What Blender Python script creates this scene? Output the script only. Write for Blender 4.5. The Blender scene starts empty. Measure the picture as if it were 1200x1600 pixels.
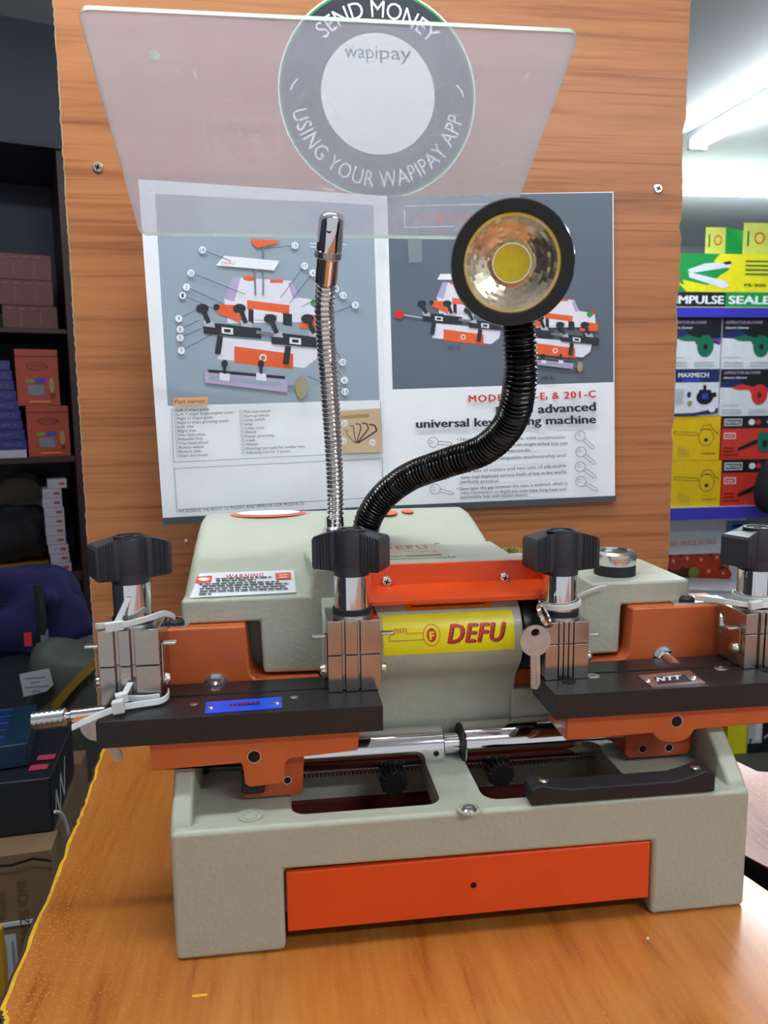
import bpy, bmesh, math, random
from mathutils import Vector, Matrix
random.seed(7)
scn = bpy.context.scene
PI = math.pi

# ------------------------------------------------------------------ camera
FPX, CX, CY = 1200.0, 600.0, 800.0            # focal length and centre for the 1200 x 1600 frame
YAW, PITCH, ROLL = math.radians(7.2), math.radians(7.7), math.radians(-0.65)
CAM = Vector((0.0814, -0.4759, 0.36))
FW = Vector((math.sin(YAW)*math.cos(PITCH), math.cos(YAW)*math.cos(PITCH), -math.sin(PITCH)))
_r = Vector((math.cos(YAW), -math.sin(YAW), 0)); _u = _r.cross(FW)
RT = _r*math.cos(ROLL)+_u*math.sin(ROLL); UP = -_r*math.sin(ROLL)+_u*math.cos(ROLL)
cd = bpy.data.cameras.new('camera'); cam = bpy.data.objects.new('camera', cd)
scn.collection.objects.link(cam); scn.camera = cam
cd.sensor_fit = 'VERTICAL'; cd.sensor_height = 36.0; cd.lens = 36.0*FPX/1600.0
cd.clip_start = 0.02; cd.clip_end = 50
cam.matrix_world = Matrix(((RT.x, UP.x, -FW.x, CAM.x), (RT.y, UP.y, -FW.y, CAM.y), (RT.z, UP.z, -FW.z, CAM.z), (0, 0, 0, 1)))
cd.dof.use_dof = True; cd.dof.focus_distance = 0.60; cd.dof.aperture_fstop = 17.0

# ------------------------------------------------------------------ world, exposure
w = bpy.data.worlds.new('world'); scn.world = w; w.use_nodes = True
w.node_tree.nodes['Background'].inputs[0].default_value = (0.93, 0.96, 1.0, 1)
w.node_tree.nodes['Background'].inputs[1].default_value = 0.32
vs = scn.view_settings; vs.view_transform = 'Standard'; vs.look = 'None'; vs.gamma = 1.0
vs.exposure = 0.88; vs.use_curve_mapping = False
TUBE = 26.0                                    # emission strength of the shop's tube lamps
CEIL = 1.28; FLOOR = -0.85

# ------------------------------------------------------------------ helpers
def S(r, g, b):
    f = lambda c: (c/255/12.92) if c/255 <= 0.04045 else ((c/255+0.055)/1.055)**2.4
    return (f(r), f(g), f(b))

def mat(name, col, rough=0.5, metal=0.0, var=0.06, vs_=30.0, bump=0.0, bs=300.0, coat=0.0, emit=0.0, spec=0.5, rvar=0.0, aniso=None):
    m = bpy.data.materials.new(name); m.use_nodes = True
    nt = m.node_tree; nd = nt.nodes; lk = nt.links; b = nd['Principled BSDF']
    b.inputs['Roughness'].default_value = rough; b.inputs['Metallic'].default_value = metal
    b.inputs['Coat Weight'].default_value = coat; b.inputs['Coat Roughness'].default_value = 0.08
    b.inputs['Specular IOR Level'].default_value = spec
    tc = nd.new('ShaderNodeTexCoord'); n = nd.new('ShaderNodeTexNoise'); n.inputs['Scale'].default_value = vs_
    n.inputs['Detail'].default_value = 4
    lk.new(tc.outputs['Object'], n.inputs['Vector'])
    r = nd.new('ShaderNodeValToRGB'); lk.new(n.outputs['Fac'], r.inputs['Fac'])
    a = [max(0, c*(1-var)) for c in col]; c2 = [min(1, c*(1+var)) for c in col]
    r.color_ramp.elements[0].color = (*a, 1); r.color_ramp.elements[1].color = (*c2, 1)
    r.color_ramp.elements[0].position = 0.3; r.color_ramp.elements[1].position = 0.7
    lk.new(r.outputs['Color'], b.inputs['Base Color'])
    if rvar:
        mr = nd.new('ShaderNodeMapRange'); mr.inputs[1].default_value = 0.3; mr.inputs[2].default_value = 0.7
        mr.inputs[3].default_value = rough-rvar; mr.inputs[4].default_value = rough+rvar
        lk.new(n.outputs['Fac'], mr.inputs[0]); lk.new(mr.outputs[0], b.inputs['Roughness'])
    if bump:
        n2 = nd.new('ShaderNodeTexNoise'); n2.inputs['Scale'].default_value = bs; n2.inputs['Detail'].default_value = 2
        if aniso:
            mp = nd.new('ShaderNodeMapping'); mp.inputs['Scale'].default_value = aniso
            lk.new(tc.outputs['Object'], mp.inputs['Vector']); lk.new(mp.outputs[0], n2.inputs['Vector'])
        else: lk.new(tc.outputs['Object'], n2.inputs['Vector'])
        bp = nd.new('ShaderNodeBump'); bp.inputs['Strength'].default_value = bump; bp.inputs['Distance'].default_value = 0.0008
        lk.new(n2.outputs['Fac'], bp.inputs['Height']); lk.new(bp.outputs[0], b.inputs['Normal'])
    if emit:
        b.inputs['Emission Color'].default_value = (*col, 1); b.inputs['Emission Strength'].default_value = emit
    return m

def wood(name, c_dark, c_mid, c_light, stretch, scale, rough=0.35, coat=0.25, rot=(0, 0, 0), specks=None, wear=None, lines=None, crough=0.12):
    """laminate wood: long grain streaks along one axis, soft bands and fine lines"""
    m = bpy.data.materials.new(name); m.use_nodes = True
    nt = m.node_tree; nd = nt.nodes; lk = nt.links; b = nd['Principled BSDF']
    tc = nd.new('ShaderNodeTexCoord'); mp = nd.new('ShaderNodeMapping'); mp.inputs['Scale'].default_value = stretch
    mp.inputs['Rotation'].default_value = rot
    lk.new(tc.outputs['Object'], mp.inputs['Vector'])
    n1 = nd.new('ShaderNodeTexNoise'); n1.inputs['Scale'].default_value = scale; n1.inputs['Detail'].default_value = 3; n1.inputs['Distortion'].default_value = 0.6
    n2 = nd.new('ShaderNodeTexNoise'); n2.inputs['Scale'].default_value = scale*4.5; n2.inputs['Detail'].default_value = 5; n2.inputs['Distortion'].default_value = 0.3
    for n in (n1, n2): lk.new(mp.outputs[0], n.inputs['Vector'])
    mx = nd.new('ShaderNodeMath'); mx.operation = 'MULTIPLY_ADD'; mx.inputs[1].default_value = 0.45
    mul = nd.new('ShaderNodeMath'); mul.operation = 'MULTIPLY'; mul.inputs[1].default_value = 0.55
    lk.new(n1.outputs['Fac'], mul.inputs[0]); lk.new(n2.outputs['Fac'], mx.inputs[0]); lk.new(mul.outputs[0], mx.inputs[2])
    r = nd.new('ShaderNodeValToRGB'); e = r.color_ramp.elements
    e[0].position = 0.36; e[0].color = (*c_dark, 1); e[1].position = 0.62; e[1].color = (*c_light, 1)
    k = e.new(0.46); k.color = (*c_mid, 1)
    lk.new(mx.outputs[0], r.inputs['Fac'])
    out = r.outputs['Color']
    if lines:                                  # thin dark pores along the grain
        mp2 = nd.new('ShaderNodeMapping'); mp2.inputs['Scale'].default_value = lines[0]; lk.new(tc.outputs['Object'], mp2.inputs['Vector'])
        n4 = nd.new('ShaderNodeTexNoise'); n4.inputs['Scale'].default_value = lines[1]; n4.inputs['Detail'].default_value = 3; n4.inputs['Distortion'].default_value = 0.4
        lk.new(mp2.outputs[0], n4.inputs['Vector'])
        r4 = nd.new('ShaderNodeValToRGB'); r4.color_ramp.elements[0].position = 0.54; r4.color_ramp.elements[1].position = 0.68
        r4.color_ramp.elements[0].color = (1, 1, 1, 1); r4.color_ramp.elements[1].color = (*lines[2], 1); lk.new(n4.outputs['Fac'], r4.inputs['Fac'])
        m4 = nd.new('ShaderNodeMix'); m4.data_type = 'RGBA'; m4.blend_type = 'MULTIPLY'; m4.inputs[0].default_value = 1.0
        lk.new(out, m4.inputs[6]); lk.new(r4.outputs['Color'], m4.inputs[7]); out = m4.outputs[2]
    if specks:
        sc, col, lo = specks
        n3 = nd.new('ShaderNodeTexNoise'); n3.inputs['Scale'].default_value = sc; n3.inputs['Detail'].default_value = 3
        lk.new(tc.outputs['Object'], n3.inputs['Vector'])
        r3 = nd.new('ShaderNodeValToRGB'); r3.color_ramp.elements[0].position = lo; r3.color_ramp.elements[1].position = lo+0.05
        lk.new(n3.outputs['Fac'], r3.inputs['Fac'])
        fac = r3.outputs['Color']
        if wear:                               # more wear towards the edge x = wear[0]
            sx = nd.new('ShaderNodeSeparateXYZ'); lk.new(tc.outputs['Object'], sx.inputs[0])
            mr = nd.new('ShaderNodeMapRange'); mr.inputs[1].default_value = wear[0]; mr.inputs[2].default_value = wear[1]
            mr.inputs[3].default_value = wear[2]; mr.inputs[4].default_value = 0.0
            lk.new(sx.outputs['X'], mr.inputs[0])
            ad = nd.new('ShaderNodeMath'); lk.new(n3.outputs['Fac'], ad.inputs[0]); lk.new(mr.outputs[0], ad.inputs[1]); lk.new(ad.outputs[0], r3.inputs['Fac'])
        mm = nd.new('ShaderNodeMix'); mm.data_type = 'RGBA'
        lk.new(fac, mm.inputs[0]); lk.new(out, mm.inputs[6]); mm.inputs[7].default_value = (*col, 1)
        out = mm.outputs[2]
    lk.new(out, b.inputs['Base Color'])
    b.inputs['Roughness'].default_value = rough; b.inputs['Coat Weight'].default_value = coat; b.inputs['Coat Roughness'].default_value = crough
    bp = nd.new('ShaderNodeBump'); bp.inputs['Strength'].default_value = 0.08; bp.inputs['Distance'].default_value = 0.0005
    lk.new(n2.outputs['Fac'], bp.inputs['Height']); lk.new(bp.outputs[0], b.inputs['Normal'])
    return m

M = {}
def M_(name, *a, **k):
    M[name] = mat(name, *a, **k); return M[name]

class MB:
    """collects shapes and links them as ONE mesh object"""
    def __init__(s): s.v = []; s.f = []; s.m = []; s.mats = []; s.X = None
    def mi(s, m):
        if isinstance(m, str): m = M[m]
        if m not in s.mats: s.mats.append(m)
        return s.mats.index(m)
    def add(s, vs, fs, m):
        k = len(s.v); i = s.mi(m)
        if s.X is not None: vs = [s.X @ Vector(p) for p in vs]
        s.v += [tuple(p) for p in vs]
        for f in fs: s.f.append(tuple(k+j for j in f)); s.m.append(i)
    def box(s, x0, x1, y0, y1, z0, z1, m):
        vs = [(x, y, z) for z in (z0, z1) for y in (y0, y1) for x in (x0, x1)]
        s.add(vs, [(0, 2, 3, 1), (4, 5, 7, 6), (0, 1, 5, 4), (2, 6, 7, 3), (0, 4, 6, 2), (1, 3, 7, 5)], m)
    def prism(s, poly, axis, a0, a1, m):
        """poly of 2D points extruded along axis: 'x' (y,z), 'y' (x,z), 'z' (x,y)"""
        area = sum(p[0]*q[1]-q[0]*p[1] for p, q in zip(poly, poly[1:]+poly[:1]))
        if area < 0: poly = poly[::-1]
        P = {'x': lambda p, a: (a, p[0], p[1]), 'y': lambda p, a: (p[0], a, p[1]), 'z': lambda p, a: (p[0], p[1], a)}[axis]
        n = len(poly); vs = [P(p, a0) for p in poly]+[P(p, a1) for p in poly]
        fs = [tuple(range(n))[::-1], tuple(range(n, 2*n))]+[(i, (i+1) % n, n+(i+1) % n, n+i) for i in range(n)]
        flip = (axis == 'y') ^ (a1 < a0)
        if flip: fs = [f[::-1] for f in fs]
        s.add(vs, fs, m)
    def rings(s, rings, m, cap0=True, cap1=True, closed=False):
        n = len(rings[0]); vs = [p for r in rings for p in r]; fs = []
        R = len(rings)
        for i in range(R if closed else R-1):
            a, b = i*n, ((i+1) % R)*n
            for j in range(n): fs.append((a+j, a+(j+1) % n, b+(j+1) % n, b+j))
        if not closed:
            if cap0: fs.append(tuple(range(n))[::-1])
            if cap1: fs.append(tuple((R-1)*n+j for j in range(n)))
        s.add(vs, fs, m)
    def lathe(s, prof, origin, axis, m, n=28, cap0=True, cap1=True, gear=None):
        """prof: list of (radius, height) along axis from origin"""
        ax = Vector(axis).normalized(); t = Vector((0, 0, 1)) if abs(ax.z) < 0.9 else Vector((1, 0, 0))
        e1 = t.cross(ax).normalized(); e2 = ax.cross(e1); o = Vector(origin)
        rs = []
        for r, h in prof:
            ring = []
            for j in range(n):
                a = 2*PI*j/n; rr = r
                if gear and (j % 4) in (0, 1): rr = r*gear
                ring.append(o+ax*h+(e1*math.cos(a)+e2*math.sin(a))*rr)
            rs.append(ring)
        s.rings(rs, m, cap0, cap1)
    def cyl(s, p0, p1, r, m, n=28, r1=None, ch=0.0):
        p0, p1 = Vector(p0), Vector(p1); L = (p1-p0).length; r1 = r if r1 is None else r1
        pr = [(r-ch, 0), (r, ch), (r1, L-ch), (r1-ch, L)] if ch else [(r, 0), (r1, L)]
        s.lathe(pr, p0, p1-p0, m, n)
    def tube(s, path, rad, m, n=16):
        """rad: number or function of arc length"""
        path = [Vector(p) for p in path]; L = 0; rs = []; pe = None
        for i, p in enumerate(path):
            t = (path[min(i+1, len(path)-1)]-path[max(i-1, 0)]).normalized()
            if pe is None:
                e1 = t.orthogonal().normalized()
            else: e1 = (pe-t*pe.dot(t)).normalized()
            pe = e1; e2 = t.cross(e1)
            if i: L += (p-path[i-1]).length
            r = rad(L) if callable(rad) else rad
            rs.append([p+(e1*math.cos(2*PI*j/n)+e2*math.sin(2*PI*j/n))*r for j in range(n)])
        s.rings(rs, m)
    def strap(s, path, wdir, w, t, m, closed=False):
        """flat strap: width along wdir, thickness t"""
        path = [Vector(p) for p in path]; wd = Vector(wdir).normalized(); rs = []; N = len(path)
        for i, p in enumerate(path):
            a = path[(i-1) % N] if closed else path[max(i-1, 0)]; b = path[(i+1) % N] if closed else path[min(i+1, N-1)]
            d = (b-a).normalized(); nn = d.cross(wd).normalized()
            rs.append([p+wd*w/2+nn*t/2, p-wd*w/2+nn*t/2, p-wd*w/2-nn*t/2, p+wd*w/2-nn*t/2])
        s.rings(rs, m, closed=closed)
    def build(s, name, parent=None, bevel=0.0, seg=2, ang=35, loc=None, sub=0):
        me = bpy.data.meshes.new(name); me.from_pydata(s.v, [], s.f)
        for m in s.mats: me.materials.append(m)
        me.polygons.foreach_set('material_index', s.m)
        bm = bmesh.new(); bm.from_mesh(me); bmesh.ops.remove_doubles(bm, verts=bm.verts, dist=1e-6); bm.to_mesh(me); bm.free()
        me.update(); me.shade_smooth(); me.set_sharp_from_angle(angle=math.radians(ang))
        o = bpy.data.objects.new(name, me); scn.collection.objects.link(o)
        if loc is not None:
            me.transform(Matrix.Translation(-Vector(loc))); o.location = loc
        if bevel:
            b = o.modifiers.new('bevel', 'BEVEL'); b.width = bevel; b.segments = seg; b.limit_method = 'ANGLE'; b.angle_limit = math.radians(40)
            b.harden_normals = True
        if sub:
            b = o.modifiers.new('sub', 'SUBSURF'); b.levels = sub; b.render_levels = sub
        if parent is not None:
            o.parent = parent
            pw = PW.get(parent.name, Vector((0, 0, 0)))
            o.matrix_parent_inverse = Matrix.Translation(-pw)
        PW[o.name] = Vector(loc) if loc is not None else Vector((0, 0, 0))
        return o
PW = {}
def tag(o, label, cat, group=None, kind=None):
    o['label'] = label; o['category'] = cat
    if group: o['group'] = group
    if kind: o['kind'] = kind
    return o
def struct(o): o['kind'] = 'structure'; return o
def empty(name, loc, label, cat, group=None):
    o = bpy.data.objects.new(name, None); scn.collection.objects.link(o); o.location = loc; o.empty_display_size = 0.02
    PW[o.name] = Vector(loc); return tag(o, label, cat, group)

# text as flat polygons
_tc = {}
def glyphs(s, shear=0.0, bold=0.0, spacing=1.0):
    key = (s, shear, bold, spacing)
    if key in _tc: return _tc[key]
    c = bpy.data.curves.new('t', 'FONT'); c.body = s; c.shear = shear; c.offset = bold; c.space_character = spacing
    c.resolution_u = 2 if len(s) > 14 else 3; c.fill_mode = 'FRONT'
    o = bpy.data.objects.new('t', c); scn.collection.objects.link(o)
    dg = bpy.context.evaluated_depsgraph_get(); me = bpy.data.meshes.new_from_object(o.evaluated_get(dg))
    vs = [(v.co.x, v.co.y) for v in me.vertices]; fs = [tuple(p.vertices) for p in me.polygons]
    bpy.data.objects.remove(o); bpy.data.curves.remove(c); bpy.data.meshes.remove(me)
    x0 = min(v[0] for v in vs); x1 = max(v[0] for v in vs)
    r = ([(v[0]-x0, v[1]/0.73) for v in vs], fs, x1-x0); _tc[key] = r   # cap height 1
    return r

class Decal:
    """prints on a surface: fn(u, v, n) -> point, n = height above the surface; step cuts the print into strips for curved surfaces"""
    def __init__(s, mb, fn, eps=0.00025, k=1, step=None): s.mb = mb; s.fn = fn; s.eps = eps; s.k = k; s.step = step
    def _n(s, inc=True):
        if not inc: return (s.k-0.5)*s.eps          # text and lines share one thin layer
        n = s.k*s.eps; s.k += 1; return n
    def emit(s, pts, fs, n, m):
        if s.step:
            bm = bmesh.new(); vs = [bm.verts.new((u, v, 0)) for u, v in pts]
            for f in fs:
                try: bm.faces.new([vs[i] for i in f])
                except ValueError: pass
            v0 = min(p[1] for p in pts); v1 = max(p[1] for p in pts); v = math.ceil(v0/s.step)*s.step
            while v < v1:
                bmesh.ops.bisect_plane(bm, geom=bm.verts[:]+bm.edges[:]+bm.faces[:], plane_co=(0, v, 0), plane_no=(0, 1, 0)); v += s.step
            bm.verts.index_update(); pts = [(q.co.x, q.co.y) for q in bm.verts]; fs = [tuple(q.index for q in f.verts) for f in bm.faces]; bm.free()
        s.mb.add([s.fn(u, v, n) for u, v in pts], fs, m)
    def poly(s, pts, m, n=None):
        n = s._n() if n is None else n
        s.emit(pts, [tuple(range(len(pts)))], n, m); return n
    def rect(s, u0, v0, u1, v1, m): s.poly([(u0, v0), (u1, v0), (u1, v1), (u0, v1)], m)
    def ell(s, cu, cv, ru, rv, m, seg=36, ri=None, a0=0, a1=2*PI):
        n = s._n()
        if ri is None:
            s.emit([(cu+ru*math.cos(a0+(a1-a0)*i/seg), cv+rv*math.sin(a0+(a1-a0)*i/seg)) for i in range(seg)], [tuple(range(seg))], n, m)
        else:
            vs = []
            for i in range(seg+1):
                a = a0+(a1-a0)*i/seg
                vs += [(cu+ru*math.cos(a), cv+rv*math.sin(a)), (cu+ru*ri*math.cos(a), cv+rv*ri*math.sin(a))]
            s.emit(vs, [(2*i, 2*i+2, 2*i+3, 2*i+1) for i in range(seg)], n, m)
    def line(s, pts, wd, m, asp=1.0):
        """asp: v units per u unit, keeps the line width even on stretched surfaces"""
        n = s._n(False)
        for (a, b), (c, d) in zip(pts, pts[1:]):
            dx, dy = c-a, (d-b)/asp; L = math.hypot(dx, dy) or 1; nx, ny = -dy/L*wd/2, dx/L*wd/2*asp
            s.emit([(a+nx, b+ny), (a-nx, b-ny), (c-nx, d-ny), (c+nx, d+ny)], [(0, 1, 2, 3)], n, m)
    def text(s, t, p0, p1, h, m, shear=0.0, bold=0.0, flip=1, spacing=1.0):
        """baseline from p0 to p1 (fills that width), cap height h; flip=-1 when v points down; bold thickens the strokes"""
        vs, fs, W = glyphs(t, shear, 0.0, spacing); n = s._n(False)
        du, dv = p1[0]-p0[0], p1[1]-p0[1]; L = math.hypot(du, dv); du /= L; dv /= L
        nu, nv = (-dv*flip, du*flip)
        for q, (bx, by) in enumerate(((0, 0),) if not bold else ((-bold, 0), (bold, 0), (0, bold*0.8), (0, -bold*0.8))):
            s.emit([(p0[0]+du*(x+bx)/W*L+nu*(y+by)*h, p0[1]+dv*(x+bx)/W*L+nv*(y+by)*h) for x, y in vs], fs, n+q*s.eps*0.12, m)
    def arc(s, t, cu, cv, R, h, a_mid, m, inside=False, span=1.0):
        """text on a circle; inside=True runs along the bottom and reads left to right"""
        vs, fs, W = glyphs(t); n = s._n(False); k = span/W; out = []
        for x, y in vs:
            if inside: a = a_mid+(x-W/2)*k; r = R-y*h
            else: a = a_mid-(x-W/2)*k; r = R+y*h
            out.append((cu+r*math.cos(a), cv+r*math.sin(a)))
        s.emit(out, fs, n, m)

class Plane:
    """a real plane in the room: o + u U + v V, n towards the viewer"""
    def __init__(s, o, U=(1, 0, 0), V=(0, 0, 1)):
        s.o = Vector(o); s.U = Vector(U).normalized(); s.V = Vector(V).normalized(); s.N = s.U.cross(s.V)
    def hit(s, px, py):
        d = FW+RT*((px-CX)/FPX)-UP*((py-CY)/FPX); t = (s.o-CAM).dot(s.N)/d.dot(s.N); return CAM+d*t
    def at(s, px, py):
        p = s.hit(px, py)-s.o; return p.dot(s.U), p.dot(s.V)
    def map(s, u, v, n=0.0): return s.o+s.U*u+s.V*v+s.N*n
    def pxmap(s): return lambda a, b, n=0.0: s.hit(a, b)+s.N*n
def Y(px, py, y): return Plane((0, y, 0)).hit(px, py)
def Z(px, py, z): return Plane((0, 0, z), (1, 0, 0), (0, 1, 0)).hit(px, py)
def smooth_path(pts, n=12):
    """Catmull-Rom through the points"""
    P = [Vector(p) for p in pts]; P = [P[0]*2-P[1]]+P+[P[-1]*2-P[-2]]; out = []
    for i in range(1, len(P)-2):
        for k in range(n):
            t = k/n; a, b, c, d = P[i-1:i+3]
            out.append(0.5*((2*b)+(c-a)*t+(2*a-5*b+4*c-d)*t*t+(3*b-a-3*c+d)*t**3))
    out.append(P[-2]); return out
def resample(path, step):
    out = [path[0]]; acc = 0
    for a, b in zip(path, path[1:]):
        L = (b-a).length; pos = step-acc
        while pos <= L: out.append(a+(b-a)*(pos/L)); pos += step
        acc = (acc+L) % step if L else acc
        acc = L-(pos-step)
    return out
# ------------------------------------------------------------------ materials
M_('cast_beige', S(184, 188, 170), 0.38, bump=0.55, bs=260, var=0.03, coat=0.15)
M_('primer_red', S(96, 30, 24), 0.6)
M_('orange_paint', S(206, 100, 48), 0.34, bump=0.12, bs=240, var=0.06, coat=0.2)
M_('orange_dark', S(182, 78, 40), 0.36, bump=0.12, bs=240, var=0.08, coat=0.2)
M_('orange_plastic', S(240, 82, 24), 0.34, var=0.03, coat=0.1)
M_('black_paint', S(34, 33, 36), 0.32, bump=0.06, bs=200, var=0.1)
M_('black_plastic', S(50, 52, 60), 0.42, bump=0.05, bs=500, var=0.08)
M_('black_rubber', S(28, 29, 32), 0.6, var=0.1)
M_('black_gloss', S(12, 12, 14), 0.16, var=0.05)
M_('black_void', S(6, 6, 7), 0.8)
M_('chrome', (0.82, 0.82, 0.84), 0.06, 1.0, var=0.02)
M_('nickel', (0.47, 0.44, 0.41), 0.25, 1.0, var=0.14, vs_=60, rvar=0.08)
M_('nickel_bright', (0.50, 0.47, 0.44), 0.15, 1.0, var=0.08, vs_=50, rvar=0.05)
M_('steel', (0.66, 0.66, 0.66), 0.28, 1.0, var=0.08, vs_=90)
M_('zinc', (0.78, 0.74, 0.62), 0.25, 1.0, var=0.1, vs_=120)
M_('brass', (0.90, 0.74, 0.34), 0.42, 1.0, var=0.2, vs_=200)
M_('key_metal', (0.60, 0.58, 0.57), 0.42, 0.8, var=0.12, vs_=120)
M_('nylon', S(226, 230, 230), 0.35, var=0.03, spec=0.5)
M_('white_paper', S(240, 244, 250), 0.45, var=0.015, coat=0.15)
M_('label_white', S(236, 240, 246), 0.4, var=0.01)
M_('label_yellow', S(244, 232, 10), 0.3, var=0.02)
M_('label_amber', S(240, 150, 30), 0.35, var=0.1, vs_=60)
M_('red_ink', S(205, 42, 34), 0.4)
M_('dark_red_ink', S(110, 24, 20), 0.4)
M_('orange_ink', S(232, 96, 44), 0.4)
M_('black_ink', S(30, 34, 44), 0.5)
M_('grey_ink', S(120, 126, 138), 0.5)
M_('pale_grey_ink', S(176, 184, 192), 0.5)
M_('plate_silver', S(180, 174, 152), 0.3, 0.6, var=0.05)
M_('blue_label', S(40, 82, 226), 0.3, var=0.05)
M_('reflector', (1.0, 0.86, 0.66), 0.25, 1.0, var=0.04)
M_('led_yellow', S(246, 226, 30), 0.35, var=0.05, vs_=300)
M_('dial_green', S(40, 66, 58), 0.25)
M_('alu', (0.80, 0.80, 0.82), 0.25, 1.0, var=0.03)
M_('print_blue_grey', S(150, 166, 180), 0.42, var=0.02, vs_=6, coat=0.15)
M_('print_slate', S(92, 104, 118), 0.42, var=0.06, vs_=4, coat=0.15)
M_('print_strip', S(66, 76, 84), 0.45, var=0.03)
M_('print_white', S(228, 228, 240), 0.45, var=0.02)
M_('print_lilac', S(180, 168, 204), 0.45, var=0.05)
M_('print_tan', S(206, 178, 146), 0.45, var=0.02)
M_('print_peach', S(238, 178, 128), 0.45, var=0.02)
M_('gold_ink', S(168, 148, 96), 0.4)
M_('navy_sticker', S(26, 28, 44), 0.4, var=0.03)
M_('green_ink', S(30, 150, 70), 0.4)
M_('teal_ink', S(40, 110, 120), 0.4)
M_('sticker_white', S(238, 240, 240), 0.4, var=0.01)
M_('board_edge', S(176, 150, 112), 0.8, var=0.2, vs_=120)
M_('table_side', S(58, 42, 36), 0.7, var=0.2)
M_('worn_yellow', S(226, 176, 40), 0.6, var=0.15, vs_=120)
WOOD_BOARD = wood('board_wood', S(150, 90, 46), S(172, 108, 60), S(184, 118, 68), (0.22, 1, 5.0), 9, rough=0.45, coat=0.14, crough=0.25, lines=((0.16, 1, 9.0), 26, (0.72, 0.64, 0.56)))
WOOD_TABLE = wood('table_wood', S(158, 88, 32), S(180, 106, 42), S(192, 120, 54), (5.0, 0.5, 1), 8, rough=0.30, coat=0.45,
                  specks=(520, S(206, 138, 62), 0.64), wear=(-0.125, 0.0, 0.09))
WOOD_TABLE2 = wood('table_wood_red', S(134, 66, 40), S(170, 92, 58), S(188, 112, 76), (5.0, 0.6, 1), 9, rough=0.36, coat=0.35,
                   specks=(340, S(200, 140, 112), 0.62))

# ------------------------------------------------------------------ room shell
M_('ceiling_white', S(238, 241, 246), 0.75, var=0.02, vs_=2)
M_('wall_pale', S(150, 158, 162), 0.7, var=0.04, vs_=2)
M_('wall_dark', S(66, 68, 82), 0.7, var=0.06, vs_=2)
M_('floor_grey', S(70, 66, 62), 0.6, var=0.15, vs_=5)
def slab(name, x0, x1, y0, y1, z0, z1, m):
    b = MB(); b.box(x0, x1, y0, y1, z0, z1, m); return struct(b.build(name))
XL, XR, YB, YF = -1.9, 3.6, 3.95, -2.2
slab('floor', XL, XR, YF, YB, FLOOR-0.1, FLOOR, 'floor_grey')
slab('ceiling', XL, XR, YF, YB, CEIL, CEIL+0.1, 'ceiling_white')
slab('wall_back', XL, XR, YB, YB+0.1, FLOOR, CEIL, 'wall_pale')
slab('wall_left', XL-0.1, XL, YF, YB, FLOOR, CEIL, 'wall_dark')
slab('wall_right', XR, XR+0.1, YF, YB, FLOOR, CEIL, 'wall_pale')

# ------------------------------------------------------------------ tube lamps under the ceiling
M_('lamp_white', S(225, 228, 232), 0.4)
M['tube_light'] = mat('tube_light', (0.90, 0.97, 1.0), 0.4, emit=TUBE, var=0.0)
def batten(p0, p1, label):
    p0, p1 = Vector(p0), Vector(p1); d = (p1-p0).normalized(); sd = Vector((-d.y, d.x, 0)); L = (p1-p0).length
    X = Matrix(((d.x, sd.x, 0, p0.x), (d.y, sd.y, 0, p0.y), (0, 0, 1, CEIL), (0, 0, 0, 1)))
    e = empty('tube_lamp', (p0.x, p0.y, CEIL-0.035), label, 'ceiling light', 'tube lamps')
    a = MB(); a.X = X; a.box(0, L, -0.03, 0.03, -0.028, 0.0, 'lamp_white'); a.build('housing', e, bevel=0.004)
    a = MB(); a.X = X
    pr = [(0.032*math.cos(t), -0.03-0.026*math.sin(t)) for t in [PI*i/10 for i in range(11)]]
    a.prism([(p[0], p[1]) for p in pr], 'x', 0.02, L-0.02, 'tube_light'); a.build('diffuser', e)
    for x in (0, L-0.02):
        a = MB(); a.X = X; a.box(x, x+0.02, -0.034, 0.034, -0.06, -0.027, 'lamp_white'); a.build('end_cap', e, bevel=0.004)
batten((1.50, 2.14, CEIL), (1.62, 0.94, CEIL), 'long tube lamp over the aisle, pointing towards the shelves at right')
batten((1.35, 2.68, CEIL), (2.75, 2.66, CEIL), 'tube lamp running along the far shelves just under the ceiling')
batten((-0.80, 0.00, CEIL), (0.50, -0.02, CEIL), 'tube lamp straight above the machine')
batten((0.45, -1.15, CEIL), (1.75, -1.17, CEIL), 'tube lamp behind the person taking the picture')

# ------------------------------------------------------------------ work table
def jag(a, b, n, amp):
    a, b = Vector(a), Vector(b); out = []
    d = (b-a).normalized(); nn = Vector((-d.y, d.x))
    for i in range(n):
        t = i/n; out.append(a+(b-a)*t+nn*(random.uniform(-amp, amp) if i else 0))
    return out
tl = [Vector((-0.127, 0.40)), Vector((-0.12, 0.341)), Vector((-0.112, 0.238)), Vector((-0.108, 0.174)), Vector((-0.103, 0.09)), Vector((-0.0985, -0.024)), Vector((-0.092, -0.036)), Vector((-0.088, -0.20)), Vector((-0.086, -0.80))]
edge = []
for a, b in zip(tl, tl[1:]): edge += jag(a, b, 9, 0.0011)
edge.append(tl[-1])
e = empty('work_table', (0.15, 0.1, FLOOR), 'orange-brown wood laminate work table with a chipped yellow left edge', 'table')
a = MB()
top = [(p.x, p.y) for p in edge]+[(0.56, -0.80), (0.50, -0.20), (0.428, 0.015), (0.412, 0.075), (0.372, 0.40)]
a.prism(top, 'z', -0.0006, 0.0, WOOD_TABLE)
a.build('laminate_top', e)
a = MB()
wy = [(p.x-0.0022-random.uniform(0, 0.0012), p.y) for p in edge]
a.prism(wy+[(p.x+0.002, p.y) for p in reversed(edge)], 'z', -0.003, -0.0004, 'worn_yellow')
a.build('worn_edge', e)['label'] = 'yellow chipped strip along the table edge'
a = MB()
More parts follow.
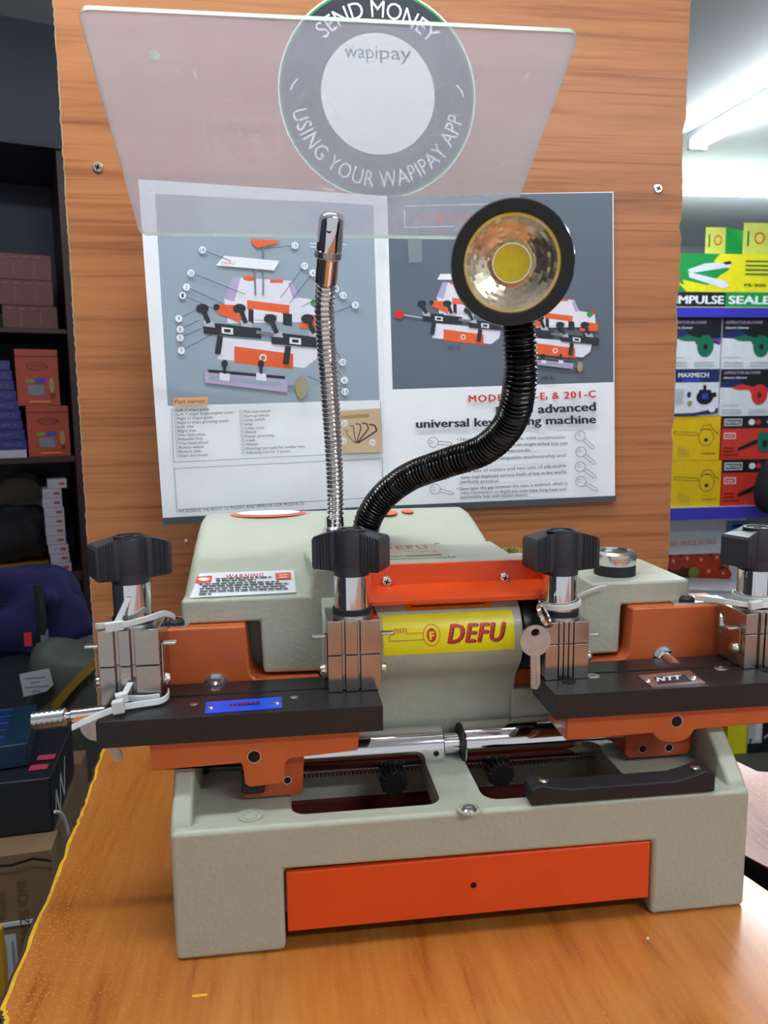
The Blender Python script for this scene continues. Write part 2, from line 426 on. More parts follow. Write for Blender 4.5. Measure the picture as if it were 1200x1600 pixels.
sd = [(p.x-0.0045-random.uniform(0, 0.002), p.y) for p in edge]
a.prism(sd+[(0.559, -0.80), (0.499, -0.20), (0.427, 0.015), (0.411, 0.075), (0.371, 0.40)], 'z', -0.03, -0.0006, 'table_side')
a.build('core_board', e)
a = MB(); a.box(-0.07, 0.36, -0.34, -0.32, FLOOR, -0.03, 'table_side'); a.box(-0.07, -0.05, -0.32, 0.37, FLOOR, -0.03, 'table_side'); a.box(0.34, 0.36, -0.32, 0.37, FLOOR, -0.03, 'table_side')
a.build('cabinet_base', e)
# second table at the right, past a dark gap
e = empty('side_table', (0.6, 0.0, FLOOR), 'dusty reddish wood table at the right, past a dark gap', 'table')
a = MB(); a.prism([(0.392, 0.40), (0.428, 0.083), (0.447, 0.041), (0.59, -0.80), (1.0, -0.80), (0.95, 0.07), (0.535, 0.19), (0.46, 0.40)], 'z', -0.0012, 0.0, WOOD_TABLE2); tt = a.build('tabletop', e)
a = MB(); a.prism([(0.392, 0.40), (0.428, 0.083), (0.447, 0.041), (0.59, -0.80), (1.0, -0.80), (0.95, 0.07), (0.535, 0.19), (0.46, 0.40)], 'z', -0.03, -0.0012, 'black_rubber'); a.build('gap_shade_core', tt)  # table core, coloured black to paint in the gap's shade; no rubber band
a = MB(); a.box(0.55, 0.93, -0.15, 0.05, FLOOR, -0.03, 'table_side'); a.build('cabinet_base', e)
# crumbs on the table
M_('crumb', S(222, 206, 190), 0.7)
for i, (px, py) in enumerate(((1012, 1468), (312, 1556))):
    p = Z(px, py, 0); a = MB()
    if i == 0: a.lathe([(0.0008, 0), (0.0014, 0.0006), (0.0006, 0.0018)], p, (0.1, 0, 1), 'crumb', 6); nm, lb = 'paper_crumb', 'tiny white crumb of paper on the table in front of the machine'
    else: a.box(p.x-0.0045, p.x+0.0045, p.y-0.001, p.y+0.001, 0, 0.0004, 'worn_yellow'); nm, lb = 'wood_chip', 'thin yellow sliver lying on the table in front of the machine'
    tag(a.build(nm), lb, 'debris')

# ------------------------------------------------------------------ upright laminate board behind the machine
YBD = 0.36
e = empty('wooden_panel', (0.2, YBD, 0), 'tall brown wood laminate panel standing behind the machine', 'panel')
L = jag((-0.129, 0.0), (-0.129, 1.0), 320, 0.0006); R = jag((0.522, 1.0), (0.522, 0.0), 240, 0.0004)
R = [Vector((p.x-sum(max(0, 0.0028*(1-abs(p.y-q)/w)) for q, w in ((0.655, 0.012), (0.628, 0.03), (0.555, 0.010), (0.47, 0.02), (0.33, 0.012))), p.y)) for p in R]
outl = [(p.x, p.y) for p in L]+[(-0.129, 1.0)]+[(p.x, p.y) for p in R]+[(0.522, 0.0)]
a = MB(); a.prism(outl, 'y', YBD, YBD+0.001, WOOD_BOARD); a.build('laminate_face', e)
a = MB(); a.prism([(p[0]-0.0016 if p[0] < 0.2 else p[0]+0.0012, p[1]) for p in outl], 'y', YBD+0.001, YBD+0.016, 'board_edge'); a.build('chipboard_core', e)
for px, py, c in ((153, 262, 'zinc'), (1028, 295, 'alu'), (291, 844, 'alu')):
    p = Y(px, py, YBD); r = 0.0052 if py < 800 else 0.002
    a = MB(); a.lathe([(r, 0), (r, 0.0008), (r*0.8, 0.0016)], p, (0, -1, 0), c, 20)
    if py < 800:
        for q in (0, PI/2):
            a.X = Matrix.Translation(p+Vector((0, -0.0017, 0))) @ Matrix.Rotation(q+0.4, 4, 'Y'); a.box(-0.0026, 0.0026, -0.0003, 0.0003, -0.0007, 0.0007, 'black_void'); a.X = None
    a.build('screw', e)

# round payment sticker on the panel
PL = Plane((0, YBD-0.0004, 0))
c = PL.at(591, 148); rad = abs(PL.at(743, 150)[0]-c[0])
a = MB(); D = Decal(a, PL.map, 0.0002, 0)
D.ell(*c, rad, rad, 'sticker_white', 72); D.ell(*c, rad*0.985, rad*0.985, 'green_ink', 72); D.ell(*c, rad*0.965, rad*0.965, 'navy_sticker', 72)
D.ell(*c, rad*0.635, rad*0.635, 'green_ink', 60, ri=0.985); D.ell(*c, rad*0.575, rad*0.575, 'sticker_white', 60)
D.arc('SEND MONEY', *c, rad*0.72, rad*0.165, PI/2, 'sticker_white', span=1.62)
D.arc('USING YOUR WAPIPAY APP', *c, rad*0.89, rad*0.165, -PI/2, 'sticker_white', inside=True, span=2.72)
for sgn in (-1, 1):
    for q in (0, 1):
        D.line([(c[0]+sgn*rad*(0.80+0.07*math.sin(t*1.0)*(1 if q else -1)), c[1]+rad*(0.02+0.12*(t/1.6-0.9)*(-1 if q else 1)*0.9)) for t in [i*0.32 for i in range(6)]], rad*0.018, 'sticker_white' if q else 'green_ink')
wv = rad*0.13
D.text('wapi', (c[0]-rad*0.335, c[1]+rad*0.335), (c[0]-rad*0.005, c[1]+rad*0.335), wv, 'teal_ink'); D.text('pay', (c[0]+rad*0.02, c[1]+rad*0.335), (c[0]+rad*0.335, c[1]+rad*0.335), wv, 'black_ink')
tag(a.build('round_sticker'), 'round navy and white payment sticker on the panel, seen through the clear shield', 'sticker')
# ------------------------------------------------------------------ brochure taped to the panel
YR = YBD-0.004
crease = Vector((0.190, YR-0.001, 0.4))
PRT = Plane((0.190, YR, 0.4))
ang = math.radians(13)
PLF = Plane((0.190, YR, 0.4), (math.cos(ang), math.sin(ang), 0))
e = empty('folded_brochure', (0.19, YR, 0.26), 'folded two-page printed brochure for the machine, fixed to the panel', 'brochure')
def page(pl, px, parent, fn):
    a = MB(); pts = [pl.hit(*p) for p in px]; n = len(pts)
    back = [p-pl.N*0.0008 for p in pts]
    a.add(pts+back, [tuple(range(n))[::-1], tuple(range(n, 2*n))]+[(i, (i+1) % n, n+(i+1) % n, n+i) for i in range(n)], 'white_paper')
    D = Decal(a, pl.pxmap(), 0.00004); fn(D); return a.build('page', parent)
def minikey(D, x, y, ang, L, m='grey_ink'):
    c, s = math.cos(ang), math.sin(ang); T = lambda u, v: (x+u*c-v*s, y+u*s+v*c)
    D.line([T(8*math.cos(t), 8*math.sin(t)) for t in [i*PI/8 for i in range(17)]], 0.9, m)
    D.line([T(2.5*math.cos(t)-3, 2.5*math.sin(t)) for t in [i*PI/5 for i in range(11)]], 0.7, m)
    D.line([T(7.5, -2.5), T(L-3, -2.5), T(L, 0), T(L-4, 3), T(L-6, 1.5), T(L-9, 3), T(L-11, 2), T(7.5, 2.5)], 0.9, m)
def printed_machine(D, x, y, s, lever=False):
    """the small picture of the machine printed in the brochure; x, y = centre, s = scale"""
    T = lambda *p: [(x+u*s, y+v*s) for u, v in p]
    D.poly(T((-74, 44), (82, 58), (78, 78), (60, 92), (-76, 78)), 'print_white')          # base
    D.poly(T((-50, 58), (42, 70), (42, 94), (-50, 84)), 'orange_ink')
    D.ell(x-5*s, y+76*s, 6*s, 6*s, 'print_white'); D.ell(x-5*s, y+76*s, 3.5*s, 3.5*s, 'orange_ink')
    D.poly(T((-52, -50), (40, -44), (52, -18), (88, -12), (92, 20), (-60, 22), (-66, -16)), 'print_white')   # hood
    D.poly(T((-66, -16), (-52, -50), (-40, -50), (-50, -12)), 'print_lilac'); D.poly(T((40, -44), (52, -18), (42, -16), (34, -40)), 'print_lilac')
    D.ell(x-26*s, y-48*s, 10*s, 4*s, 'orange_ink'); D.rect(x+6*s, y-46*s, x+26*s, y-41*s, 'orange_ink')
    D.poly(T((-30, -14), (36, -6), (36, 8), (-30, 0)), 'orange_ink'); D.poly(T((-22, 0), (24, 6), (24, 20), (-22, 16)), 'print_white')
    D.text('DEFU', *T((-2, 12), (16, 14)), 5*s, 'red_ink', bold=0.03, flip=-1)
    D.poly(T((-28, 0), (-20, 1), (-20, 22), (-28, 20)), 'black_ink'); D.poly(T((26, 6), (40, 8), (40, 26), (26, 24)), 'black_ink')
    D.poly(T((-80, -8), (-46, -6), (-46, 8), (-34, 10), (-34, 24), (-78, 6)), 'orange_ink'); D.poly(T((64, 8), (96, 12), (96, 30), (52, 30), (52, 22), (64, 22)), 'orange_ink')
    D.ell(x-78*s, y-3*s, 5*s, 5*s, 'black_ink'); D.ell(x+76*s, y-10*s, 7*s, 6*s, 'green_ink'); D.ell(x+84*s, y-14*s, 4*s, 4*s, 'red_ink')
    for ox, oy in ((-98, 26), (8, 42)):
        D.poly(T((ox, oy-6), (ox+90, oy+4), (ox+90, oy+20), (ox, oy+12)), 'black_ink')
        D.poly(T((ox+28, oy+2), (ox+46, oy+4), (ox+46, oy+14), (ox+28, oy+12)), 'print_white'); D.poly(T((ox+32, oy+5), (ox+42, oy+6), (ox+42, oy+11), (ox+32, oy+10)), 'black_ink')
        for kx in (0, 58):
            D.poly(T((ox+kx-2, oy-8), (ox+kx+16, oy-6), (ox+kx+18, oy+3), (ox+kx+1, oy+1)), 'pale_grey_ink')
            D.line(T((ox+kx+8, oy-4), (ox+kx+1, oy-22)), 7*s, 'black_ink'); D.ell(x+(ox+kx-2)*s, y+(oy-27)*s, 10*s, 7*s, 'black_ink')
        D.line(T((ox+26, oy+16), (ox+22, oy+44)), 9*s, 'black_ink')
    D.line(T((-16, 36), (12, 40)), 5*s, 'grey_ink')
    if lever:
        D.line(T((-100, 32), (-150, 24)), 3*s, 'pale_grey_ink'); D.ell(x-152*s, y+24*s, 11*s, 11*s, 'red_ink')
def printed_vise(D, x, y, s):
    T = lambda *p: [(x+u*s, y+v*s) for u, v in p]
    D.poly(T((-66, -10), (66, 4), (66, 24), (-66, 8)), 'print_lilac'); D.poly(T((-58, -4), (56, 8), (56, 14), (-58, 4)), 'print_blue_grey')
    D.poly(T((-60, -13), (62, -2), (62, 2), (-60, -8)), 'black_ink')
    for kx in (-34, 24):
        D.poly(T((kx-8, -8), (kx+8, -6), (kx+8, 6), (kx-8, 4)), 'print_white'); D.line(T((kx, -6), (kx, -18)), 4*s, 'black_ink'); D.ell(x+kx*s, y-22*s, 5*s, 6*s, 'black_ink')
    D.line(T((66, 14), (80, 15)), 4*s, 'grey_ink'); D.ell(x+88*s, y+16*s, 9*s, 18*s, 'gold_ink'); D.ell(x+92*s, y+16*s, 6*s, 15*s, 'plate_silver')
def left_page(D):
    D.poly([(242, 303), (583, 320), (593, 625), (262, 634)], 'print_blue_grey')
    printed_machine(D, 416, 483, 1.0)
    for xs in (399, 411): D.line([(xs, 462), (xs-2 if xs < 405 else xs, 404 if xs < 405 else 386)], 2.4, 'grey_ink')
    D.poly([(392, 374), (438, 376), (434, 380), (402, 388), (394, 382)], 'orange_ink')
    D.poly([(350, 400), (436, 408), (428, 423), (337, 415)], 'white_paper'); D.text('DEFU', (346, 413), (366, 414), 4, 'orange_ink', flip=-1)
    printed_vise(D, 384, 590, 0.98)
    nums = {'18': (316, 391, 360, 408), '15': (460, 384, 412, 389), '20': (298, 427, 382, 460), '2': (291, 449, 350, 476), '1': (285, 462, 337, 484), '9': (279, 498, 312, 482),
            '8': (281, 515, 312, 500), '5': (281, 528, 318, 512), '7': (283, 548, 332, 522), '17': (475, 416, 438, 465), '4': (488, 427, 452, 474), '14': (523, 452, 470, 480), '13': (535, 462, 490, 480),
            '3': (554, 477, 490, 500), '10': (534, 566, 520, 540), '6': (537, 594, 522, 570), '11': (538, 612, 480, 588)}
    for t, (x, y, x2, y2) in nums.items():
        D.line([(x, y), (x2, y2)], 0.8, 'black_ink')
    for t, (x, y, x2, y2) in nums.items():
        D.ell(x, y, 5.6, 5.6, 'white_paper', 18); wd = 3.4 if len(t) == 1 else 6.4
        D.text(t, (x-wd/2, y+3), (x+wd/2, y+3), 6, 'black_ink', flip=-1)
    for k in range(2):
        D.line([(483, 381+5*k), (500+40*(1-k), 383+5*k)], 1.2, 'white_paper')
    D.poly([(271, 622), (324, 620), (324, 632), (271, 634)], 'print_peach')
    D.text('Part names:', (273, 631), (321, 629.5), 7, 'black_ink', flip=-1)
    D.line([(268, 638), (271, 722), (596, 706), (593, 626)], 0.8, 'grey_ink'); D.line([(272, 732), (596, 716), (598, 776)], 0.8, 'grey_ink'); D.line([(272, 732), (276, 796), (598, 776)], 0.8, 'grey_ink')
    c1 = ['Left V shape guide', 'Left V shape Single-angled cutter', 'Right U shape guide', 'Right U shape grooving cutter', 'Left vise', 'Right vise', 'Vise base plate', 'Releasible Stop', 'Vise hand-wheel', 'Rotary wheel', 'Rotary vise', 'Steel wire brush']
    w1 = [50, 89, 55, 80, 24, 27, 42, 37, 45, 37, 33, 43]
    c2 = ['Main key switch', 'Start-up switch', 'Lamp switch', 'lamp', 'Cutter cover', 'Shield', 'Power pilot lamp', 'V-belt', 'Wrench', 'Elevating tool used for smaller keys', 'Adjusting tool kit: 3 pieces']
    w2 = [41, 39, 32, 12, 31, 17, 45, 15, 19, 92, 68]
    for i, (t, wd) in enumerate(zip(c1, w1)):
        x, y = 276+i*0.45, 643+i*6.45
        D.ell(x-3, y-2, 2.5, 2.5, 'grey_ink', 14, ri=0.75); D.text(t, (x, y), (x+wd, y-wd*0.04), 4.4, 'black_ink', flip=-1)
    for i, (t, wd) in enumerate(zip(c2, w2)):
        x, y = 380+i*0.4, 645.5+i*6.35
        D.ell(x-4.5, y-2, 2.5, 2.5, 'grey_ink', 14, ri=0.75); D.text(t, (x, y), (x+wd, y-wd*0.04), 4.4, 'black_ink', flip=-1)
    D.poly([(528, 642), (592, 638), (596, 706), (531, 709)], 'print_tan')
    D.poly([(530, 650), (575, 646), (575, 652), (532, 655)], 'gold_ink')
    for k, (x, y) in enumerate(((541, 673), (551, 666), (561, 663), (572, 662), (584, 664))):
        D.line([(x-(5+k), y-1), (x, y-1+k*0.4), (x-1+k, y+5+k), (553+k*1.2, 692)], 0.9+0.35*k, 'black_ink')
    for t, x, y in (('21', 537, 661), ('22', 535, 689), ('23', 580, 691)):
        D.ell(x, y, 5, 5, 'white_paper', 16); D.text(t, (x-3, y+2.5), (x+3, y+2.5), 5, 'black_ink', flip=-1)
    D.text('\u2022 WE RESERVE THE RIGHT TO MODIFY AND IMPROVE OUR PRODUCTS', (275, 801), (474, 788), 5.4, 'black_ink', flip=-1)
page(PLF, [(216, 280), (602, 306), (598, 800), (255, 816)], e, left_page)
a = MB(); pts = [PLF.hit(*p) for p in ((254, 809), (598, 790), (598, 800), (255, 820))]; a.add([p+PLF.N*0.002 for p in pts]+[p+PLF.N*0.0012 for p in pts], [(0, 1, 2, 3), (7, 6, 5, 4), (0, 4, 5, 1), (3, 2, 6, 7), (0, 3, 7, 4), (1, 5, 6, 2)], 'print_strip'); a.build('dark_bottom_strip', e)
def right_page(D):
    D.poly([(605, 306), (957, 301), (958.5, 597), (613.5, 608.5)], 'print_slate')
    D.line([(632, 322), (800, 318)], 1.2, 'white_paper'); D.line([(632, 355), (800, 352)], 1.2, 'white_paper'); D.line([(632, 322), (632, 355)], 1.2, 'white_paper')
    D.ell(689, 340, 6, 7, 'red_ink'); D.text('DEFU', (704, 347), (770, 345), 12, 'red_ink', flip=-1, bold=0.02)
    D.line([(648, 338), (682, 337)], 2, 'red_ink'); D.line([(648, 344), (682, 343)], 2, 'red_ink')
    D.poly([(688, 428), (740, 428), (736, 437), (683, 437)], 'white_paper')
    D.poly([(704, 448), (740, 448), (740, 500), (692, 496)], 'print_white'); D.ell(706, 463, 6, 5, 'green_ink'); 
    printed_machine(D, 727, 475, 0.68, lever=True)
    printed_machine(D, 870, 498, 0.66); printed_vise(D, 864, 566, 0.455)
    D.text('201-C', (699, 547), (719, 546), 6.2, 'black_ink', flip=-1); D.text('100-E', (845, 594), (862, 593), 6.2, 'black_ink', flip=-1); D.text('1', (863, 594), (865, 594), 3.5, 'black_ink', flip=-1)
    D.text('MODEL 100-E', (732, 628.5), (850, 624), 11, 'red_ink', flip=-1, bold=0.035, spacing=1.25); D.text('1', (851.5, 625), (854, 625), 6, 'red_ink', flip=-1)
    D.text('& 201-C', (862, 623.5), (929, 620.5), 11, 'red_ink', flip=-1, bold=0.035, spacing=1.2)
    D.text('DEFU advanced', (775, 649), (929, 641.5), 14, 'black_ink', flip=-1, bold=0.035)
    D.text('universal key cutting machine', (650, 668.5), (929, 661), 13.5, 'black_ink', flip=-1, bold=0.035)
    rows = [('\u2022 Nice modern design, durable, solid construction', 713, 692, 881, 685.5), ('with motor. Duplication on single-sided key can', 719, 702, 885, 694.5), ('be finished in 30 seconds.', 719, 711, 829, 705.5),
            ('\u2022 Good accuracy, exquisite workmanship and', 713, 724, 882, 713.5), ('Two sets of cutters and two sets of adjustable', 719, 742, 883, 729.5), ('vises may duplicate various kinds of key in the world,', 719, 751, 884, 739),
            ('perfectly practical.', 719, 758, 779, 753), ('\u2022 New type: the gap between the vises is widened, which is', 713, 769, 885, 757), ('very convenient to duplicate new-type long keys and', 719, 775, 883, 766), ('automobile keys with plastic sleeves.', 719, 782, 824, 775)]
    for t, x0, y0, x1, y1 in rows: D.text(t, (x0, y0-3), (x1, y1), 5.6, 'black_ink', flip=-1)
    for x, y, an in ((905, 681, 0.75), (906, 706, 0.7), (905, 729, 0.6), (906, 752, 0.5), (676, 691, 0.1), (678, 725, 0.9), (679, 764, 0.25)): minikey(D, x, y, an, 30)
    D.poly([(600, 790), (960.5, 774), (960.5, 783), (600, 800)], 'print_strip')
page(PRT, [(602, 306), (958.5, 299.5), (961, 783), (598, 800)], e, right_page)
# clear tape across the fold
M['clear_tape'] = mat('clear_tape', S(214, 220, 224), 0.2, var=0.02); nt = M['clear_tape'].node_tree; nt.nodes['Principled BSDF'].inputs['Alpha'].default_value = 0.22
for q, pl in (([(585, 372), (603, 374), (603, 404), (588, 402)], PLF), ([(636, 376), (658, 376), (658, 411), (638, 411)], PRT)):
    a = MB(); pts = [pl.hit(*p)+pl.N*0.005 if pl is PLF else pl.hit(*p)+pl.N*0.004 for p in q]
    a.add(pts, [(0, 1, 2, 3)], 'clear_tape'); a.build('tape_strip', e)

# ------------------------------------------------------------------ the key cutting machine
KM = empty('key_cutting_machine', (0.2, 0.1, 0), 'beige cast and orange key cutting machine standing on the wooden table', 'key machine')
def rrect(x0, x1, y0, y1, r, n=5):
    out = []
    for cx, cy, a0 in ((x1-r, y1-r, 0), (x0+r, y1-r, PI/2), (x0+r, y0+r, PI), (x1-r, y0+r, 1.5*PI)):
        out += [(cx+r*math.cos(a0+PI/2*i/n), cy+r*math.sin(a0+PI/2*i/n)) for i in range(n+1)]
    return out
def holed_plate(mb, outer, holes, z0, z1, m):
    bm = bmesh.new(); ed = []
    for loop in [outer]+holes:
        vs = [bm.verts.new((x, y, z1)) for x, y in loop]
        ed += [bm.edges.new((vs[i], vs[(i+1) % len(vs)])) for i in range(len(vs))]
    bmesh.ops.triangle_fill(bm, use_beauty=True, use_dissolve=False, edges=ed)
    bmesh.ops.recalc_face_normals(bm, faces=bm.faces)
    if sum(f.normal.z for f in bm.faces) < 0: bmesh.ops.reverse_faces(bm, faces=bm.faces)
    bm.verts.index_update(); vs = [v.co.copy() for v in bm.verts]; fs = [tuple(v.index for v in f.verts) for f in bm.faces]
    mb.add(vs, fs, m); bm.free()
    for loop, out in [(outer, True)]+[(h, False) for h in holes]:
        ar = sum(p[0]*q[1]-q[0]*p[1] for p, q in zip(loop, loop[1:]+loop[:1]))
        lp = loop if (ar > 0) == out else loop[::-1]; n = len(lp)
        mb.add([(x, y, z1) for x, y in lp]+[(x, y, z0) for x, y in lp], [(i, n+i, n+(i+1) % n, (i+1) % n) for i in range(n)], m)

# base casting
a = MB()
zt = 0.088
front = [(0.0, 0.0), (0.072, 0.0), (0.072, 0.058), (0.3295, 0.056), (0.3295, 0.0), (0.401, 0.0), (0.401, zt+0.0015), (0.0, zt+0.002)]
a.prism(front, 'y', 0.0, 0.012, 'cast_beige')
b = a.build('base_casting', KM, bevel=0.0035, seg=3)
a = MB()
holed_plate(a, [(0.004, 0.006), (0.397, 0.006), (0.397, 0.120), (0.004, 0.120)], [rrect(0.078, 0.181, 0.0125, 0.116, 0.010), rrect(0.211, 0.322, 0.0125, 0.116, 0.012)], 0.070, zt+0.0017, 'cast_beige')
a.box(0.076, 0.325, 0.106, 0.109, 0.046, 0.15, 'cast_beige'); a.box(0.076, 0.325, 0.100, 0.106, 0.018, 0.050, 'primer_red')
a.box(0.072, 0.0768, 0.014, 0.106, 0.019, 0.075, 'cast_beige'); a.box(0.3245, 0.3292, 0.014, 0.106, 0.019, 0.075, 'cast_beige')
a.box(0.076, 0.325, 0.013, 0.10, 0.016, 0.019, 'primer_red')
a.box(0.0006, 0.4004, 0.109, 0.24, 0.0, 0.15, 'cast_beige'); a.box(0.0012, 0.070, 0.010, 0.110, 0.0, 0.079, 'cast_beige'); a.box(0.3315, 0.3998, 0.010, 0.110, 0.0, 0.079, 'cast_beige')
d = a.build('deck', KM)
for x0, x1 in ((0.0, 0.0135), (0.3875, 0.401)):
    a = MB(); a.prism([(0.0045, 0.0), (0.0045, zt), (0.010, zt+0.008), (0.040, 0.123), (0.055, 0.134), (0.118, 0.136), (0.118, 0.0)], 'x', x0-(0.0004 if x0 < 0.1 else 0), x1+(0.0004 if x0 > 0.1 else 0), 'cast_beige')
    a.build('cheek', KM, bevel=0.003, seg=3)
for px, py in ((391, 1275), (733, 1265)):
    p = Z(px, py, zt+0.002); a = MB()
    a.lathe([(0.0085, 0), (0.0085, 0.0012), (0.0068, 0.0012), (0.0066, 0.0002)], p, (0, 0, 1), 'cast_beige', 28)
    a.lathe([(0.0052, 0), (0.0052, 0.0006), (0.0040, 0.0018), (0.0020, 0.0018), (0.0018, 0.001)], p, (0, 0, 1), 'cast_beige' if px < 500 else 'steel', 24); a.build('deck_bolt', KM)
a = MB(); a.box(0.0735, 0.3285, 0.0015, 0.006, 0.0125, 0.0555, 'orange_plastic'); dr = a.build('drawer', KM, bevel=0.0012)
a = MB(); a.box(0.0765, 0.325, 0.006, 0.09, 0.013, 0.0158, 'black_void'); a.build('tray', dr)
p = Y(740, 1383, 0.0015); a = MB(); a.lathe([(0.0022, -0.0002), (0.0022, 0.0002), (0.0015, 0.0003)], p, (0, -1, 0), 'black_void', 16); a.build('drawer_hole', dr)
# black rubber rest on the deck
a = MB(); a.prism([(0.240, 0.0905), (0.3735, 0.0905), (0.3735, 0.1035), (0.3665, 0.1065), (0.358, 0.1035), (0.345, 0.1005), (0.268, 0.1005), (0.256, 0.1025), (0.247, 0.1045), (0.240, 0.1025)], 'y', -0.001, 0.016, 'black_rubber')
rb = a.build('rubber_rest', KM, bevel=0.0012)
for x, z in ((0.2515, 0.1035), (0.3625, 0.1048)):
    a = MB(); a.lathe([(0.0036, 0), (0.0036, 0.001), (0.002, 0.002)], (x, 0.007, z), (0, 0, 1), 'zinc', 18); a.box(x-0.0025, x+0.0025, 0.0067, 0.0073, z+0.0018, z+0.0022, 'black_void'); a.build('rest_screw', rb)

# guide shaft, sleeves with racks, pinions
YS, ZS = 0.085, 0.0995
a = MB(); a.cyl((0.0, YS, ZS), (0.404, YS, ZS), 0.0078, 'chrome', 32); sh = a.build('guide_shaft', KM)
for x0, x1, r in ((0.0125, 0.017, 0.0105), (0.392, 0.398, 0.0125)):
    a = MB(); a.cyl((x0-0.0, YS, ZS), (x1, YS, ZS), r, 'black_rubber', 28, ch=0.001); a.build('end_collar', sh)
for x0, x1, r in ((0.060, 0.1955, 0.0143), (0.2115, 0.345, 0.0160)):
    a = MB(); a.cyl((x0, YS, ZS), (x1, YS, ZS), r, 'chrome', 48, ch=0.0008)
    xe = x1-0.007; a.lathe([(0.0022, 0), (0.0022, 0.0005), (0.0014, 0.0006)], (xe, YS-r*0.985, ZS-0.001), (0, -1, 0), 'black_void', 14)
    sl = a.build('sleeve', KM)
    a = MB(); a.box(x0+0.004, x1-0.002, YS+0.002, YS+0.010, ZS-r-0.0035, ZS-r+0.003, 'steel')
    n = int((x1-x0-0.008)/0.0031)
    for i in range(n): xx = x0+0.006+i*0.0031; a.box(xx, xx+0.0016, YS+0.001, YS+0.009, ZS-r-0.0068, ZS-r-0.003, 'nickel')
    a.build('rack', sl)
a = MB(); a.cyl((0.2095, YS, ZS), (0.2125, YS, ZS), 0.0150, 'black_rubber', 32); a.build('seal_ring', KM)
for px, py in ((613, 1213), (777, 1200)):
    p = Y(px, py, 0.080); a = MB(); a.lathe([(0.0095, -0.006), (0.0105, -0.005), (0.0105, 0.012), (0.0095, 0.013)], p, (0, -1, 0), 'black_paint', 64, gear=0.84)
    a.cyl(p+Vector((0, -0.011, 0)), p+Vector((0, 0.03, 0)), 0.0055, 'black_rubber', 20); a.build('pinion_gear', KM)

# body casting: front walls, spindle housing, slanted hood
a = MB()
a.prism([(0.0, 0.2), (0.058, 0.2), (0.0595, 0.159), (0.104, 0.158), (0.160, 0.158), (0.160, 0.2398), (0.1, 0.2398), (0.0965, 0.219), (0.0, 0.219)], 'y', 0.100, 0.135, 'cast_beige')
a.build('front_casting', KM, bevel=0.0028, seg=3); a = MB()
a.prism([(0.2870, 0.16), (0.346, 0.16), (0.347, 0.2), (0.405, 0.2), (0.405, 0.219), (0.322, 0.2195), (0.292, 0.2398), (0.2870, 0.2398)], 'y', 0.100, 0.128, 'cast_beige')
a.build('front_casting', KM, bevel=0.0028, seg=3)
a = MB(); a.prism([(0.285, 0.150), (0.4046, 0.150), (0.4046, 0.2193), (0.285, 0.2198)], 'y', 0.122, 0.190, 'cast_beige'); a.build('switch_shoulder', KM, bevel=0.003, seg=3)
a = MB(); a.box(0.0985, 0.290, 0.1005, 0.128, 0.224, 0.241, 'cast_beige'); a.prism([(0.0985, 0.12), (0.262, 0.12), (0.262, 0.186), (0.0905, 0.186)], 'z', 0.215, 0.2412, 'cast_beige'); a.build('top_block', KM, bevel=0.003, seg=3)
hood = [(0.101, 0.199), (0.101, 0.2185), (0.150, 0.23397), (0.196, 0.2485), (0.225, 0.2555), (0.250, 0.2605), (0.272, 0.2612), (0.288, 0.2570), (0.300, 0.2480), (0.305, 0.234), (0.305, 0.02), (0.135, 0.02), (0.135, 0.199)]
a = MB(); a.prism(hood, 'x', 0.0, 0.2585, 'cast_beige'); hd = a.build('hood', KM, bevel=0.009, seg=4, ang=30)
a = MB()
YC, ZC, RC = 0.105, 0.183, 0.0338
prof = [(YC-RC*math.cos(t), ZC+RC*math.sin(t)) for t in [math.radians(d_) for d_ in range(125, -42, -7)]]
prof += [(0.0838, 0.157), (0.0885, 0.152), (0.0915, 0.146), (0.0945, 0.134), (0.098, 0.110), (0.103, 0.098), (0.103, 0.085), (0.14, 0.085), (0.14, 0.215)]
a.prism(prof, 'x', 0.1045, 0.2565, 'cast_beige'); a.build('spindle_housing', KM, bevel=0.0016, ang=28)
a = MB(); a.prism([(0.2535, 0.095), (0.33, 0.095), (0.30, 0.137), (0.2535, 0.138)], 'y', 0.092, 0.125, 'cast_beige'); a.build('lower_ledge', KM, bevel=0.002)
# cutter wheel to the right of the housing and the dark red gap at its left
a = MB(); a.lathe([(0.030, 0), (0.0325, 0.001), (0.0325, 0.010), (0.029, 0.012), (0.029, 0.016), (0.0315, 0.018), (0.0315, 0.026), (0.02, 0.027)], (0.2575, YC+0.001, ZC), (1, 0, 0), 'black_paint', 48); a.build('cutter_wheel', KM)
a = MB(); a.box(0.2565, 0.31, 0.100, 0.118, 0.130, 0.163, 'orange_dark'); a.build('cutter_backplate', KM)
